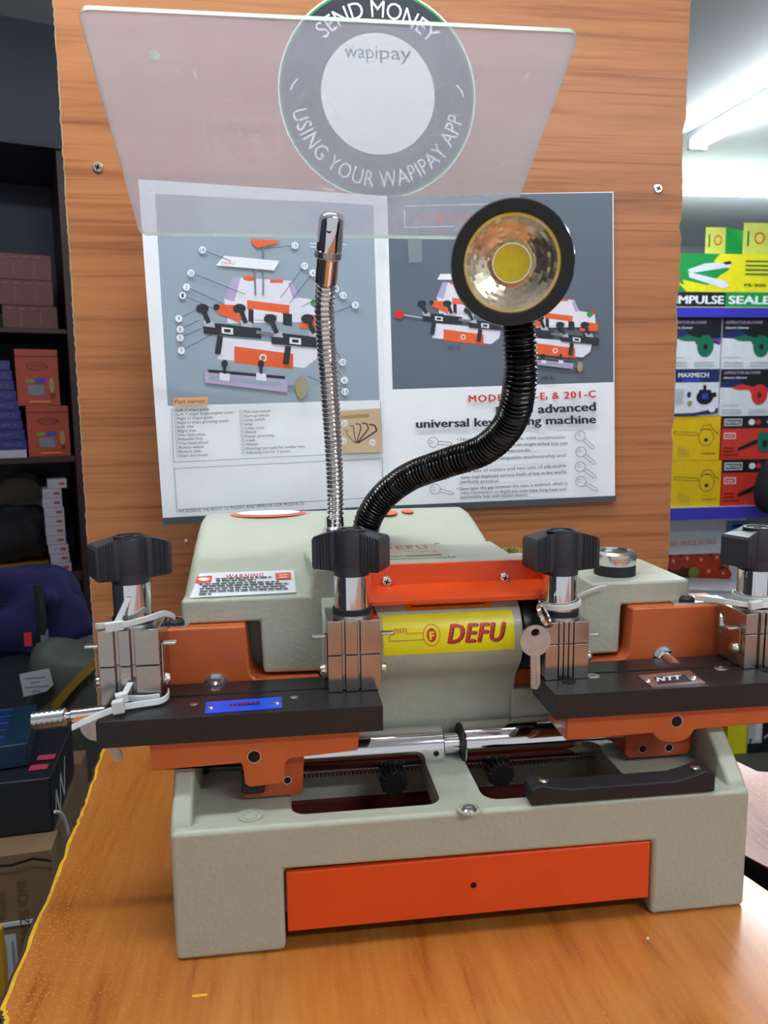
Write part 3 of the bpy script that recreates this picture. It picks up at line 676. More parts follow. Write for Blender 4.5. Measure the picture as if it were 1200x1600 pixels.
# orange cutter cover
a = MB()
a.box(0.142, 0.2845, 0.0955, 0.0995, 0.2235, 0.2413, 'orange_plastic')
a.prism([(0.0995, 0.2275), (0.0955, 0.2255), (0.0735, 0.2185), (0.0735, 0.2150), (0.0985, 0.2190)], 'x', 0.1405, 0.2890, 'orange_plastic')
a.prism([(0.0985, 0.2413), (0.0985, 0.218), (0.0735, 0.215), (0.0735, 0.2185), (0.0895, 0.2413)], 'x', 0.2790, 0.2890, 'orange_plastic')
a.prism([(0.0985, 0.2413), (0.0985, 0.218), (0.0735, 0.215), (0.0735, 0.2185), (0.0915, 0.240)], 'x', 0.1385, 0.1420, 'orange_plastic')
cv = a.build('cutter_cover', KM, bevel=0.0012)
for px, py in ((604, 908), (788, 902)):
    p = Y(px, py, 0.0955); a = MB(); a.lathe([(0.0046, 0), (0.0044, 0.0008), (0.0034, 0.0022), (0.0014, 0.0028)], p, (0, -1, 0), 'zinc', 24)
    for q in (0.3, 0.3+PI/2):
        a.X = Matrix.Translation(p+Vector((0, -0.0026, 0))) @ Matrix.Rotation(q, 4, 'Y'); a.box(-0.0021, 0.0021, -0.0005, 0.0006, -0.0005, 0.0005, 'black_void'); a.X = None
    a.build('cover_screw', cv)
# yellow name label and amber caution label on the housing
cylmap = lambda u, v, n=0.0: Vector((u, YC-(RC+n)*math.cos(v), ZC+(RC+n)*math.sin(v)))
a = MB(); D = Decal(a, cylmap, 0.00012, 2, step=math.radians(2)); t0, t1 = math.radians(-9.3), math.radians(42.3)
D.rect(0.149, t0, 0.2493, t1, 'label_yellow')
yv = lambda f: t0+(t1-t0)*f
D.text('DEFU', (0.1985, yv(0.23)), (0.2430, yv(0.23)), (t1-t0)*0.48, 'dark_red_ink', shear=0.28, bold=0.030, spacing=1.12)
D.k += 1; D.text('DEFU', (0.1975, yv(0.245)), (0.2420, yv(0.245)), (t1-t0)*0.48, 'red_ink', shear=0.28, bold=0.03, spacing=1.12)
D.ell(0.1855, yv(0.46), 0.0066, (t1-t0)*0.27, 'red_ink', 40, ri=0.94); D.ell(0.1855, yv(0.46), 0.0036, (t1-t0)*0.17, 'red_ink', 32)
D.k += 1; D.text('F', (0.1840, yv(0.35)), (0.1872, yv(0.35)), (t1-t0)*0.20, 'label_yellow', bold=0.05)
D.line([(0.1795, yv(0.52)), (0.1665, yv(0.52)), (0.1665, yv(0.64)), (0.1575, yv(0.64)), (0.1575, yv(0.52)), (0.1535, yv(0.48)), (0.1535, yv(0.36)), (0.1795, yv(0.36))], 0.0004, 'red_ink', asp=1/RC)
for x in (0.1595, 0.162, 0.1645): D.line([(x, yv(0.54)), (x, yv(0.62))], 0.0006, 'red_ink', asp=1/RC)
a.build('name_label', KM)['label'] = 'yellow label with red lettering'
a = MB(); D = Decal(a, cylmap, 0.00012, 2, step=math.radians(2)); D.rect(0.168, math.radians(48), 0.2335, math.radians(72), 'label_amber')
for k in range(3): D.rect(0.172, math.radians(53+5*k), 0.2295-0.004*k, math.radians(55+5*k), 'dark_red_ink')
a.build('caution_label', KM)
# warning label on the slanted hood
sl_ = Vector((0, 0.196-0.102, 0.2485-0.219)).normalized()
PW_ = Plane((0, 0.102, 0.2188), (1, 0, 0), sl_)
a = MB(); D = Decal(a, PW_.pxmap(), 0.0003, 1)
D.poly([(312, 896), (459, 891), (463, 926), (296, 935)], 'label_white')
D.text('WARNING', (354, 904.5), (412, 902.5), 6.5, 'red_ink', shear=0.2, flip=-1, bold=0.02, spacing=1.2)
D.poly([(308, 902), (332, 900.5), (330, 911), (305, 912.5)], 'orange_ink'); D.ell(318.5, 906.5, 9, 2.8, 'label_white', 16)
D.poly([(430, 897.5), (454, 896), (455, 906), (431, 907.5)], 'orange_ink'); D.line([(436, 901), (449, 900)], 1.4, 'label_white'); D.line([(436, 904.5), (449, 903.5)], 1.4, 'label_white')
rr = random.Random(3)
for y, x0, x1 in ((907.5, 337, 424), (911, 338, 400), (915, 311, 436), (918.5, 316, 452), (922.5, 312, 448), (926.5, 312, 450), (930.5, 311, 330)):
    x = x0
    while x < x1:
        w_ = rr.uniform(5, 13); D.line([(x, y-(x-311)*0.035), (min(x+w_, x1), y-(min(x+w_, x1)-311)*0.035)], 1.7, 'black_ink'); x += w_+2
a.build('warning_label', KM)
# silver nameplate on top of the block
PT = Plane((0, 0, 0.2413), (1, 0, 0), (0, 1, 0))
a = MB(); a.box(0.128, 0.2135, 0.116, 0.180, 0.2410, 0.2418, 'plate_silver'); PT2 = Plane((0, 0, 0.2418), (1, 0, 0), (0, 1, 0)); D = Decal(a, PT2.map, 0.00012)
D.text('DEFU', (0.159, 0.155), (0.199, 0.155), 0.017, 'red_ink', bold=0.02, spacing=1.2); D.text('KEY CUTTING MACHINE', (0.134, 0.1375), (0.204, 0.1375), 0.010, 'orange_ink', spacing=1.05)
for x0, x1 in ((0.134, 0.150), (0.153, 0.172), (0.175, 0.204)): D.rect(x0, 0.124, x1, 0.130, 'gold_ink')
npz = a.build('nameplate', KM)
for x, y in ((0.210, 0.120), (0.210, 0.176), (0.131, 0.120), (0.131, 0.176)):
    a = MB(); a.lathe([(0.0022, 0), (0.0018, 0.0008), (0.0008, 0.0011)], (x, y, 0.2418), (0, 0, 1), 'zinc', 14); a.build('rivet', npz)
# orange emblems on the crest of the hood
PH = Plane((0, 0.250, 0.2606), (1, 0, 0), (0, 1, 0.06))
a = MB(); D = Decal(a, PH.map, 0.0004); D.ell(0.063, 0.008, 0.036, 0.016, 'orange_ink', 40); D.ell(0.063, 0.012, 0.030, 0.012, 'label_white', 32)
a.build('hood_emblem', KM)['label'] = 'orange oval emblem'
a = MB(); D = Decal(a, PH.map, 0.0004); D.ell(0.176, -0.003, 0.010, 0.012, 'orange_ink', 24); D.ell(0.196, 0.0, 0.006, 0.009, 'orange_ink', 20); a.build('hood_emblem', KM)
# push button on the shoulder
bx, by = 0.3535, 0.130
a = MB(); a.lathe([(0.0170, 0.0), (0.0170, 0.0085), (0.0160, 0.0095)], (bx, by, 0.2190), (0, 0, 1), 'black_rubber', 40); pb = a.build('push_button', KM)
a = MB(); a.lathe([(0.0166, 0.009), (0.0172, 0.0100), (0.0172, 0.0185), (0.0155, 0.0205), (0.0142, 0.0205), (0.0138, 0.0188)], (bx, by, 0.2190), (0, 0, 1), 'alu', 44, cap1=False); a.build('button_rim', pb)
a = MB(); a.lathe([(0.0139, 0.0172), (0.0139, 0.0186), (0.006, 0.0190)], (bx, by, 0.2190), (0, 0, 1), 'dial_green', 36); a.build('button_face', pb)
# round brass wire brush behind the block
a = MB(); bc = Vector((0.272, 0.158, 0.2185)); rb_ = random.Random(5)
a.cyl(bc+Vector((0, -0.004, 0)), bc+Vector((0, 0.004, 0)), 0.012, 'steel', 24)
for i in range(520):
    an = rb_.uniform(0, 2*PI); r0 = 0.011; r1 = rb_.uniform(0.0195, 0.0225); y = rb_.uniform(-0.006, 0.006)
    p0 = bc+Vector((math.cos(an)*r0, y*0.5, math.sin(an)*r0)); an2 = an+rb_.uniform(-0.12, 0.12); p1 = bc+Vector((math.cos(an2)*r1, y, math.sin(an2)*r1)); a.cyl(p0, p1, 0.00055, 'brass', 4)
a.build('wire_brush', KM)

# orange guide blocks with bolt and top clip
def guide(poly, x_clip, bolt_px, side):
    a = MB(); a.prism(poly, 'y', 0.090, 0.1285, 'orange_paint'); g = a.build('guide_block', KM, bevel=0.002, seg=3)
    x0, x1 = x_clip
    a = MB(); a.prism([(x0, 0.093), (x1-0.002, 0.092), (x1, 0.095), (x1, 0.112), (x0, 0.112)], 'z', 0.2000, 0.2016, 'alu'); a.build('clip_plate', g)
    a = MB(); xs = x0+0.012 if side < 0 else x0+0.014
    a.lathe([(0.0062, 0), (0.0062, 0.002), (0.004, 0.0042), (0.0022, 0.0042), (0.002, 0.002)], (xs, 0.099, 0.2016), (0, 0, 1), 'black_rubber', 24); a.build('clip_screw', g)
    p = Y(*bolt_px, 0.090); a = MB()
    a.lathe([(0.0082, 0), (0.0082, 0.0012)], p, (0, -1, 0), 'steel', 24); a.lathe([(0.0070, 0.0012), (0.0070, 0.0052), (0.0058, 0.0060)], p, (0, -1, 0), 'chrome', 6)
    a.cyl(p+Vector((0, -0.005, 0)), p+Vector((0.002 if side > 0 else 0, -0.020 if side > 0 else -0.009, -0.003)), 0.0042, 'chrome', 18); a.build('bolt', g)
    return g
g1 = guide([(-0.0125, 0.137), (0.103, 0.137), (0.103, 0.1545), (0.101, 0.156), (0.060, 0.1565), (0.054, 0.158), (0.0505, 0.162), (0.0495, 0.167), (0.0475, 0.2), (-0.0125, 0.2)], (-0.016, 0.006), (338, 1067), -1)
g2 = guide([(0.308, 0.137), (0.436, 0.137), (0.436, 0.2), (0.3515, 0.2), (0.350, 0.167), (0.3485, 0.162), (0.344, 0.158), (0.337, 0.1565), (0.308, 0.156)], (0.388, 0.436), (1036, 1024), 1)
a = MB(); p = Vector((0.4245, 0.089, 0.1865)); a.lathe([(0.010, 0), (0.0115, 0.001), (0.0115, 0.006), (0.010, 0.007)], p, (0.85, -0.5, 0), 'steel', 44, gear=0.94); a.build('knurled_wheel', g2)
a = MB(); a.lathe([(0.0062, 0), (0.0062, 0.0014), (0.0032, 0.0014), (0.003, 0.0002)], (0.4210, 0.097, 0.2016), (0, 0, 1), 'alu', 22); a.build('washer', g2)
# ------------------------------------------------------------------ vise carriages with jaws and clamp knobs
def knob_outline(ang):
    half = []
    N = 34; Lw = 0.0255
    for i in range(N+1):
        s = 0.0095+(Lw-0.0095)*i/N
        t = 0.0088+0.0030*(s-0.0095)/(Lw-0.0095)
        if 0.0125 < s < 0.0235: t += -0.0009*(0.5-0.5*math.cos((s-0.0125)/0.0022*2*PI))
        half.append((s, t))
    up = [(s, t) for s, t in half]; dn = [(s, -t) for s, t in reversed(half)]
    arcU = [(0.0128*math.cos(a), 0.0128*math.sin(a)) for a in [math.radians(48+i*6) for i in range(15)]]
    right = up; pts = right[::-1][::-1]
    out = dn[::-1][::-1]
    loop = [(s, -t) for s, t in half]+[(s, t) for s, t in reversed(half)]          # right wing, ccw
    loop += arcU+[(-s, t) for s, t in half]+[(-s, -t) for s, t in reversed(half)]+[(-x, -y) for x, y in arcU]
    c, s_ = math.cos(ang), math.sin(ang)
    return [(x*c-y*s_, x*s_+y*c) for x, y in loop]
def jaw_profile(x0, x1, y0, y1, cuts, d=0.0035):
    pts = [(x0, y1), (x0, y0)]
    for c, wd in cuts: pts += [(c-wd/2, y0), (c-wd/2, y0+d), (c+wd/2, y0+d), (c+wd/2, y0)]
    return pts+[(x1, y0), (x1, y1)]
def jaw(car, x0, x1, zt_, cuts, mt, kang, sides, kz=0.0, y0=0.048, y1=0.088, collar='black_rubber'):
    zb = 0.1602; zm = 0.187
    a = MB(); pr = jaw_profile(x0, x1, y0, y1, cuts)
    a.prism(pr, 'z', zb, zm-0.0003, mt); a.prism(pr, 'z', zm+0.0003, zt_, mt)
    a.box(x0+0.001, x1-0.001, y0+0.005, y1-0.001, zm-0.001, zm+0.001, 'steel')
    j = a.build('jaw', car, bevel=0.0005)
    for sd in sides:
        xs = x0 if sd < 0 else x1
        a = MB(); a.box(min(xs, xs+sd*0.0105), max(xs, xs+sd*0.0105), y0+0.006, y0+0.012, zt_-0.0135, zt_-0.0115, 'steel')
        a.box(min(xs, xs+sd*0.0018), max(xs, xs+sd*0.0018), y0+0.005, y0+0.013, zb+0.012, zt_-0.0115, 'nickel_bright'); a.build('stop_lever', j, bevel=0.0006)
        a = MB(); a.lathe([(0.0042, 0), (0.0042, 0.002), (0.0032, 0.0038), (0.001, 0.0042)], (xs+sd*0.0015, y0+0.009, zb+0.014), (sd, 0, 0), 'zinc', 20); a.build('stop_screw', j)
    xc = (x0+x1)/2+0.0005; yc = 0.067
    a = MB(); a.lathe([(0.0152, 0), (0.0152, 0.0016)], (xc, yc, zt_), (0, 0, 1), 'steel', 36); a.build('stem_washer', j)
    a = MB(); a.lathe([(0.0141, 0.0016), (0.0141, 0.0055)], (xc, yc, zt_), (0, 0, 1), collar, 36); a.build('stem_collar', j)
    a = MB(); a.cyl((xc, yc, zt_+0.0055), (xc, yc, zt_+0.036), 0.0128, 'chrome', 40); a.build('clamp_stem', j)
    zk = zt_+0.0325+kz
    a = MB(); ol = [(xc+x, yc+y) for x, y in knob_outline(kang)]
    n = len(ol); cx_, cy_ = xc, yc
    def ring(z, f, drop): return [(cx_+(x-cx_)*f, cy_+(y-cy_)*f, z-drop*max(0, math.hypot(x-cx_, y-cy_)-0.0128)) for x, y in ol]
    a.rings([ring(zk, 0.96, -0.10), ring(zk+0.0015, 1.0, -0.10), ring(zk+0.0270, 1.0, 0.26), ring(zk+0.0290, 0.95, 0.26)], 'black_plastic')
    a.cyl((xc, yc, zk-0.003), (xc, yc, zk+0.004), 0.0130, 'black_plastic', 32)
    k = a.build('clamp_knob', j, ang=30)
    a = MB(); a.lathe([(0.0105, 0.0285), (0.0105, 0.0300), (0.0085, 0.0300), (0.0083, 0.0290)], (xc, yc, zk), (0, 0, 1), 'black_plastic', 32); a.lathe([(0.0030, 0.0285), (0.0030, 0.0298)], (xc, yc, zk), (0, 0, 1), 'black_gloss', 16); a.build('knob_cap', k)
    return j
def plate(car, x0, x1, y0=0.0195, y1=0.070):
    a = MB(); a.box(x0, x1, y0, y1, 0.1420, 0.1600, 'black_paint'); a.box(x0+0.012, x1-0.02, y1, y1+0.016, 0.1420, 0.1590, 'black_paint'); a.box(x0+0.02, x1-0.03, y1-0.013, y1-0.011, 0.1600, 0.1604, 'black_void')
    return a.build('vise_plate', car, bevel=0.0009)
def hole(parent, px, py, y, r, depth=True):
    p = Y(px, py, y); a = MB(); a.lathe([(r*1.12, 0.0), (r*1.12, 0.0004), (r*0.95, 0.0004)], p, (0, -1, 0), 'steel', 26, cap1=False)
    a.lathe([(r*0.95, 0.0002), (r*0.9, 0.00045)], p, (0, -1, 0), 'black_void', 26); return a.build('threaded_hole', parent)
# first carriage
xa, xb = -0.0135, 0.1265
a = MB(); a.prism([(xa, 0.1215), (xa+0.062, 0.1225), (xa+0.0585, 0.1225), (0.0435, 0.1225), (0.0465, 0.120), (0.0475, 0.1075), (0.0505, 0.1050), (0.0720, 0.1060), (0.0740, 0.110), (0.0745, 0.120), (0.0775, 0.1235), (xb-0.002, 0.1260), (xb, 0.142), (xa-0.001, 0.142)], 'y', 0.0265, 0.066, 'orange_paint')
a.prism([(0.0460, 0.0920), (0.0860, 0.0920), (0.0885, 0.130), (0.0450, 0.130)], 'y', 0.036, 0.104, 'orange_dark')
c1 = a.build('vise_carriage', KM, bevel=0.0014)
hole(c1, 397, 1182, 0.0265, 0.0043); hole(c1, 449, 1219, 0.036, 0.0026)
p0, p1 = Y(377, 1206, 0.033), Y(414, 1238, 0.033)
a = MB(); a.box(p0.x, p1.x, 0.031, 0.0365, p1.z, p0.z, 'black_rubber'); a.build('rubber_pad', c1, bevel=0.0015)
pl1 = plate(c1, -0.0462, 0.1418)
jaw(c1, -0.0490, -0.0085, 0.2125, [(-0.0370, 0.0030), (-0.0265, 0.0028)], 'nickel', math.radians(26), (-1, 1))
jaw(c1, 0.1065, 0.1440, 0.2120, [(0.1178, 0.0024), (0.1288, 0.0020)], 'nickel_bright', math.radians(-26), (-1, 1))
PB = Plane((0, 0, 0.1600), (1, 0, 0), (0, 1, 0))
a = MB(); q = [PB.hit(*p) for p in ((322, 1098), (440, 1090), (441, 1107), (320, 1116))]
a.add([p+Vector((0, 0, 0.0006)) for p in q]+[p for p in q], [(0, 1, 2, 3), (7, 6, 5, 4), (0, 4, 5, 1), (3, 2, 6, 7), (0, 3, 7, 4), (1, 5, 6, 2)], 'blue_label')
PB2 = Plane((0, 0, 0.1606), (1, 0, 0), (0, 1, 0)); D = Decal(a, PB2.pxmap(), 0.00015)
for k in range(7): D.poly([(358+k*7, 1103.5-k*0.35), (363+k*7, 1103.2-k*0.35), (363+k*7, 1100.2-k*0.35), (358+k*7, 1100.5-k*0.35)], 'dark_red_ink')
lb = a.build('plate_label', pl1); lb['label'] = 'blue riveted label'
for px, py in ((329, 1106), (433, 1099)):
    a = MB(); a.lathe([(0.0022, 0), (0.0018, 0.0008), (0.0008, 0.0012)], Z(px, py, 0.1606), (0, 0, 1), 'alu', 16); a.build('rivet', lb)
for px, py in ((303, 1100), (460, 1089)):
    a = MB(); a.lathe([(0.0030, 0), (0.0024, 0.0003)], Z(px, py, 0.1600), (0, 0, 1), 'steel', 16); a.build('plate_screw', pl1)
# knurled stop rod sticking out at the left
a = MB(); pA, pB_ = Y(50, 1126, 0.060), Y(104, 1119, 0.060); d_ = (pB_-pA).normalized()
def knurl(mb, p, d, L, r, m):
    e1 = d.orthogonal().normalized(); e2 = d.cross(e1); n, R_ = 26, 12; rs = []
    rs.append([p+(e1*math.cos(2*PI*j/n)+e2*math.sin(2*PI*j/n))*r*0.85 for j in range(n)])
    for i in range(R_+1):
        rs.append([p+d*(0.001+(L-0.002)*i/R_)+(e1*math.cos(2*PI*(j+(i % 2)*0.5)/n)+e2*math.sin(2*PI*(j+(i % 2)*0.5)/n))*r*(1.06 if (i+j) % 2 else 0.93) for j in range(n)])
    rs.append([p+d*L+(e1*math.cos(2*PI*j/n)+e2*math.sin(2*PI*j/n))*r*0.85 for j in range(n)]); mb.rings(rs, m)
knurl(a, pA, d_, (pB_-pA).length, 0.0058, 'steel'); rod = a.build('stop_rod', c1, ang=1)
a = MB(); L_ = (pB_-pA).length; a.lathe([(0.0036, 0), (0.0036, 0.003), (0.0048, 0.004), (0.0048, 0.007), (0.0045, 0.008), (0.0045, 0.032)], pB_, d_, 'chrome', 24); a.build('rod_shaft', rod)
# second carriage
xa, xb = 0.2745, 0.4560
a = MB()
lug = [(0.355+0.0145*math.cos(t), 0.1250+0.0185*math.sin(t)*1.0) for t in [math.radians(180+i*12) for i in range(16)]]
a.prism([(xa, 0.1220), (0.340, 0.1235)]+[(0.3560-0.0150*math.cos(t), 0.1235-0.0085*math.sin(t)) for t in [PI*i/10 for i in range(1, 10)]]+[(0.372, 0.1240), (xb, 0.126), (xb, 0.142), (xa, 0.142)], 'y', 0.0265, 0.066, 'orange_paint')
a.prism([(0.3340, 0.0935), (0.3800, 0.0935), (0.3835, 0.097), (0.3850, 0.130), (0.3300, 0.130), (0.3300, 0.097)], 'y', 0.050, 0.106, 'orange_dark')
c2 = a.build('vise_carriage', KM, bevel=0.0016)
hole(c2, 1057, 1127, 0.0265, 0.0043); hole(c2, 1004, 1170, 0.050, 0.0030); hole(c2, 1045, 1168, 0.050, 0.0030)
pl2 = plate(c2, 0.2635, 0.4560)
jaw(c2, 0.2655, 0.2985, 0.2035, [(0.2755, 0.0007), (0.2793, 0.0007), (0.2831, 0.0007), (0.2869, 0.0007)], 'nickel_bright', math.radians(6), (1,), kz=0.003)
jaw(c2, 0.4220, 0.4560, 0.2030, [(0.4330, 0.0020), (0.4380, 0.0012), (0.4430, 0.0012)], 'nickel', math.radians(20), (-1, 1), kz=0.001)
for x in (0.282, 0.438):
    a = MB(); a.lathe([(0.0055, 0), (0.0055, 0.0003)], (x, 0.044, 0.1600), (0, 0, 1), 'black_void', 24); a.build('plate_hole', pl2)
a = MB(); q = [PB.hit(*p) for p in ((997, 1057), (1078, 1049), (1102, 1068), (1018, 1074))]
a.add([p+Vector((0, 0, 0.0008)) for p in q]+[p for p in q], [(0, 1, 2, 3), (7, 6, 5, 4), (0, 4, 5, 1), (3, 2, 6, 7), (0, 3, 7, 4), (1, 5, 6, 2)], 'steel')
PB3 = Plane((0, 0, 0.1608), (1, 0, 0), (0, 1, 0)); D = Decal(a, PB3.pxmap(), 0.00012)
D.poly([(1021, 1058.5), (1070, 1054), (1081, 1065), (1028, 1069)], 'black_ink')
D.text('NTT', (1027, 1065), (1064, 1061.5), 6.5, 'label_white', flip=-1, bold=0.05, spacing=1.1)
lb = a.build('plate_label', pl2); lb['label'] = 'small silver and black riveted label'
for px, py in ((1012, 1063), (1083, 1059)):
    a = MB(); a.lathe([(0.0026, 0), (0.0020, 0.001), (0.0008, 0.0014)], Z(px, py, 0.1608), (0, 0, 1), 'alu', 16); a.build('rivet', lb)
for px, py in ((926, 1056), (1127, 1044)):
    a = MB(); a.lathe([(0.0055, 0), (0.0045, 0.0006), (0.002, 0.0006), (0.0018, 0)], Z(px, py, 0.1600), (0, 0, 1), 'steel', 20); a.build('plate_screw', pl2)

# ------------------------------------------------------------------ ribbed work lamp
def corr(pitch, r0, r1): return lambda L: r0+(r1-r0)*(0.5-0.5*math.cos(2*PI*L/pitch))**0.7
ctl = [Y(806, 470, 0.045), Y(812, 540, 0.048), Y(812, 600, 0.055), Y(797, 660, 0.075), Y(757, 702, 0.100), Y(696, 724, 0.125), Y(640, 745, 0.150), Y(600, 775, 0.170), Y(577, 808, 0.182), Y(570, 836, 0.186)]
pth = resample(smooth_path(ctl, 30), 0.00055)
a = MB(); a.tube(pth, corr(0.0034, 0.0100, 0.0122), 'black_gloss', 20); gn = a.build('lamp_gooseneck', KM, ang=60)
hc = Y(800, 412, 0.020); hdir = (CAM-hc).normalized()+Vector((0.02, 0, -0.03)); hdir.normalize()
RH = 0.0395
a = MB(); a.lathe([(0.012, -0.034), (0.016, -0.033), (0.030, -0.026), (RH*0.97, -0.012), (RH, -0.004), (RH, 0.002), (RH*0.975, 0.0042), (RH*0.82, 0.0042), (RH*0.785, 0.0022), (RH*0.77, -0.003), (RH*0.77, -0.006)], hc, hdir, 'black_gloss', 72, cap1=False); a.build('lamp_head', gn, ang=28)
a = MB(); n = 72; rs = []; ax = hdir; e1 = Vector((0, 0, 1)).cross(ax).normalized(); e2 = ax.cross(e1)
K = 10; n = 48; rl = random.Random(9)
for i in range(K+1):
    t = i/K; r = RH*0.775*(1-t)+RH*0.315*t; h = -0.001-0.0140*(t**0.75); wob = 0.0
    rs.append([hc+ax*(h+rl.uniform(-0.0003, 0.0003))+(e1*math.cos(2*PI*j/n)+e2*math.sin(2*PI*j/n))*(r+wob*0.8) for j in range(n)])
a.rings(rs, 'reflector', False, False); a.build('lamp_reflector', gn, ang=1)
a = MB(); a.lathe([(RH*0.315, -0.0155), (RH*0.335, -0.0130), (RH*0.325, -0.0115), (RH*0.30, -0.0115)], hc, hdir, 'reflector', 48, cap1=False); a.lathe([(RH*0.305, -0.0155), (RH*0.305, -0.0120)], hc, hdir, 'led_yellow', 48); a.build('led_chip', gn)

# ------------------------------------------------------------------ chrome stalk and clear shield
ctl = [Y(523, 832, 0.182), Y(524, 780, 0.178), Y(521, 700, 0.166), Y(515, 610, 0.148), Y(510, 540, 0.130), Y(507, 480, 0.112), Y(510, 436, 0.099)]
pth = resample(smooth_path(ctl, 30), 0.00065)
a = MB(); a.tube(pth, corr(0.0040, 0.0064, 0.0078), 'chrome', 20); stk = a.build('shield_stalk', KM, ang=60)
p = ctl[0]; a = MB(); a.lathe([(0.0105, -0.006), (0.0105, 0.004), (0.0085, 0.006), (0.0082, 0.014)], p, (0, 0, 1), 'chrome', 28); a.build('stalk_base', stk)
p0, p1, p2 = Y(509, 442, 0.100), Y(513, 398, 0.090), Y(519, 333, 0.080)
a = MB(); a.cyl(p0, p1, 0.0083, 'chrome', 32, ch=0.0008); a.build('stalk_sleeve', stk)
a = MB(); d1 = (p2-p1).normalized(); knurl(a, p1-d1*0.003, d1, 0.0065, 0.0095, 'steel'); a.build('knurled_ring', stk, ang=4)
a = MB(); L = (p2-p1).length; a.lathe([(0.0092, 0.002), (0.0092, L*0.80), (0.0086, L*0.93), (0.0066, L*1.02), (0.003, L*1.06)], p1, d1, 'chrome', 36)
q = p1+d1*L*0.52; a.lathe([(0.0019, 0.0088), (0.0019, 0.0095)], q, (-0.15, -1, 0), 'black_void', 14); a.build('stalk_head', stk)
# shield: one clear plastic sheet, tilted towards the user
BL, BR, TR, TL = Y(219, 368, 0.120), Y(787, 375, 0.120), Y(909, 62, -0.030), Y(123, 14, -0.030)
Ux = (BR-BL).normalized(); Vx = (TL-BL); Vx = (Vx-Ux*Vx.dot(Ux)).normalized(); Nx = Ux.cross(Vx)
W_, H_ = (BR-BL).length, (TL-BL).length
m = bpy.data.materials.new('clear_shield'); m.use_nodes = True; nt = m.node_tree; nd = nt.nodes; lk = nt.links
for x in list(nd): nd.remove(x)
out = nd.new('ShaderNodeOutputMaterial'); mx = nd.new('ShaderNodeMixShader'); tr = nd.new('ShaderNodeBsdfTransparent'); mx2 = nd.new('ShaderNodeMixShader'); df = nd.new('ShaderNodeBsdfDiffuse'); tl_ = nd.new('ShaderNodeBsdfTranslucent'); gl = nd.new('ShaderNodeBsdfGlossy'); mx3 = nd.new('ShaderNodeMixShader'); fr = nd.new('ShaderNodeFresnel')
tc = nd.new('ShaderNodeTexCoord'); ns = nd.new('ShaderNodeTexNoise'); ns.inputs['Scale'].default_value = 9; ns.inputs['Detail'].default_value = 4
mp = nd.new('ShaderNodeMapping'); mp.inputs['Scale'].default_value = (120, 14, 60); mp.inputs['Rotation'].default_value = (0.3, 0.6, 0.5); sc = nd.new('ShaderNodeTexNoise'); sc.inputs['Scale'].default_value = 1.0; sc.inputs['Detail'].default_value = 2
lk.new(tc.outputs['Object'], ns.inputs['Vector']); lk.new(tc.outputs['Object'], mp.inputs['Vector']); lk.new(mp.outputs[0], sc.inputs['Vector'])
r1 = nd.new('ShaderNodeMapRange'); r1.inputs[1].default_value = 0.3; r1.inputs[2].default_value = 0.7; r1.inputs[3].default_value = 0.36; r1.inputs[4].default_value = 0.43
r2 = nd.new('ShaderNodeMapRange'); r2.inputs[1].default_value = 0.72; r2.inputs[2].default_value = 0.80; r2.inputs[3].default_value = 0.0; r2.inputs[4].default_value = 0.16
lk.new(ns.outputs['Fac'], r1.inputs[0]); lk.new(sc.outputs['Fac'], r2.inputs[0]); ad = nd.new('ShaderNodeMath'); lk.new(r1.outputs[0], ad.inputs[0]); lk.new(r2.outputs[0], ad.inputs[1])
df.inputs[0].default_value = (0.53, 0.54, 0.63, 1); tl_.inputs[0].default_value = (0.53, 0.54, 0.63, 1); mx2.inputs[0].default_value = 0.5
tr.inputs[0].default_value = (0.97, 0.985, 0.98, 1); gl.inputs['Roughness'].default_value = 0.05; fr.inputs['IOR'].default_value = 1.45
lk.new(df.outputs[0], mx2.inputs[1]); lk.new(tl_.outputs[0], mx2.inputs[2]); lk.new(ad.outputs[0], mx.inputs[0]); lk.new(tr.outputs[0], mx.inputs[1]); lk.new(mx2.outputs[0], mx.inputs[2])
ge = nd.new('ShaderNodeNewGeometry'); bf = nd.new('ShaderNodeMath'); bf.operation = 'SUBTRACT'; bf.inputs[0].default_value = 1.0; lk.new(ge.outputs['Backfacing'], bf.inputs[1]); fm = nd.new('ShaderNodeMath'); fm.operation = 'MULTIPLY'; lk.new(fr.outputs[0], fm.inputs[0]); lk.new(bf.outputs[0], fm.inputs[1]); lk.new(fm.outputs[0], mx3.inputs[0]); lk.new(mx.outputs[0], mx3.inputs[1]); lk.new(gl.outputs[0], mx3.inputs[2]); lk.new(mx3.outputs[0], out.inputs['Surface']); M['clear_shield'] = m
M_('acrylic_edge', S(176, 196, 176), 0.25, var=0.05, vs_=60)
a = MB(); ol = rrect(0, W_, 0, H_, 0.006, 6)
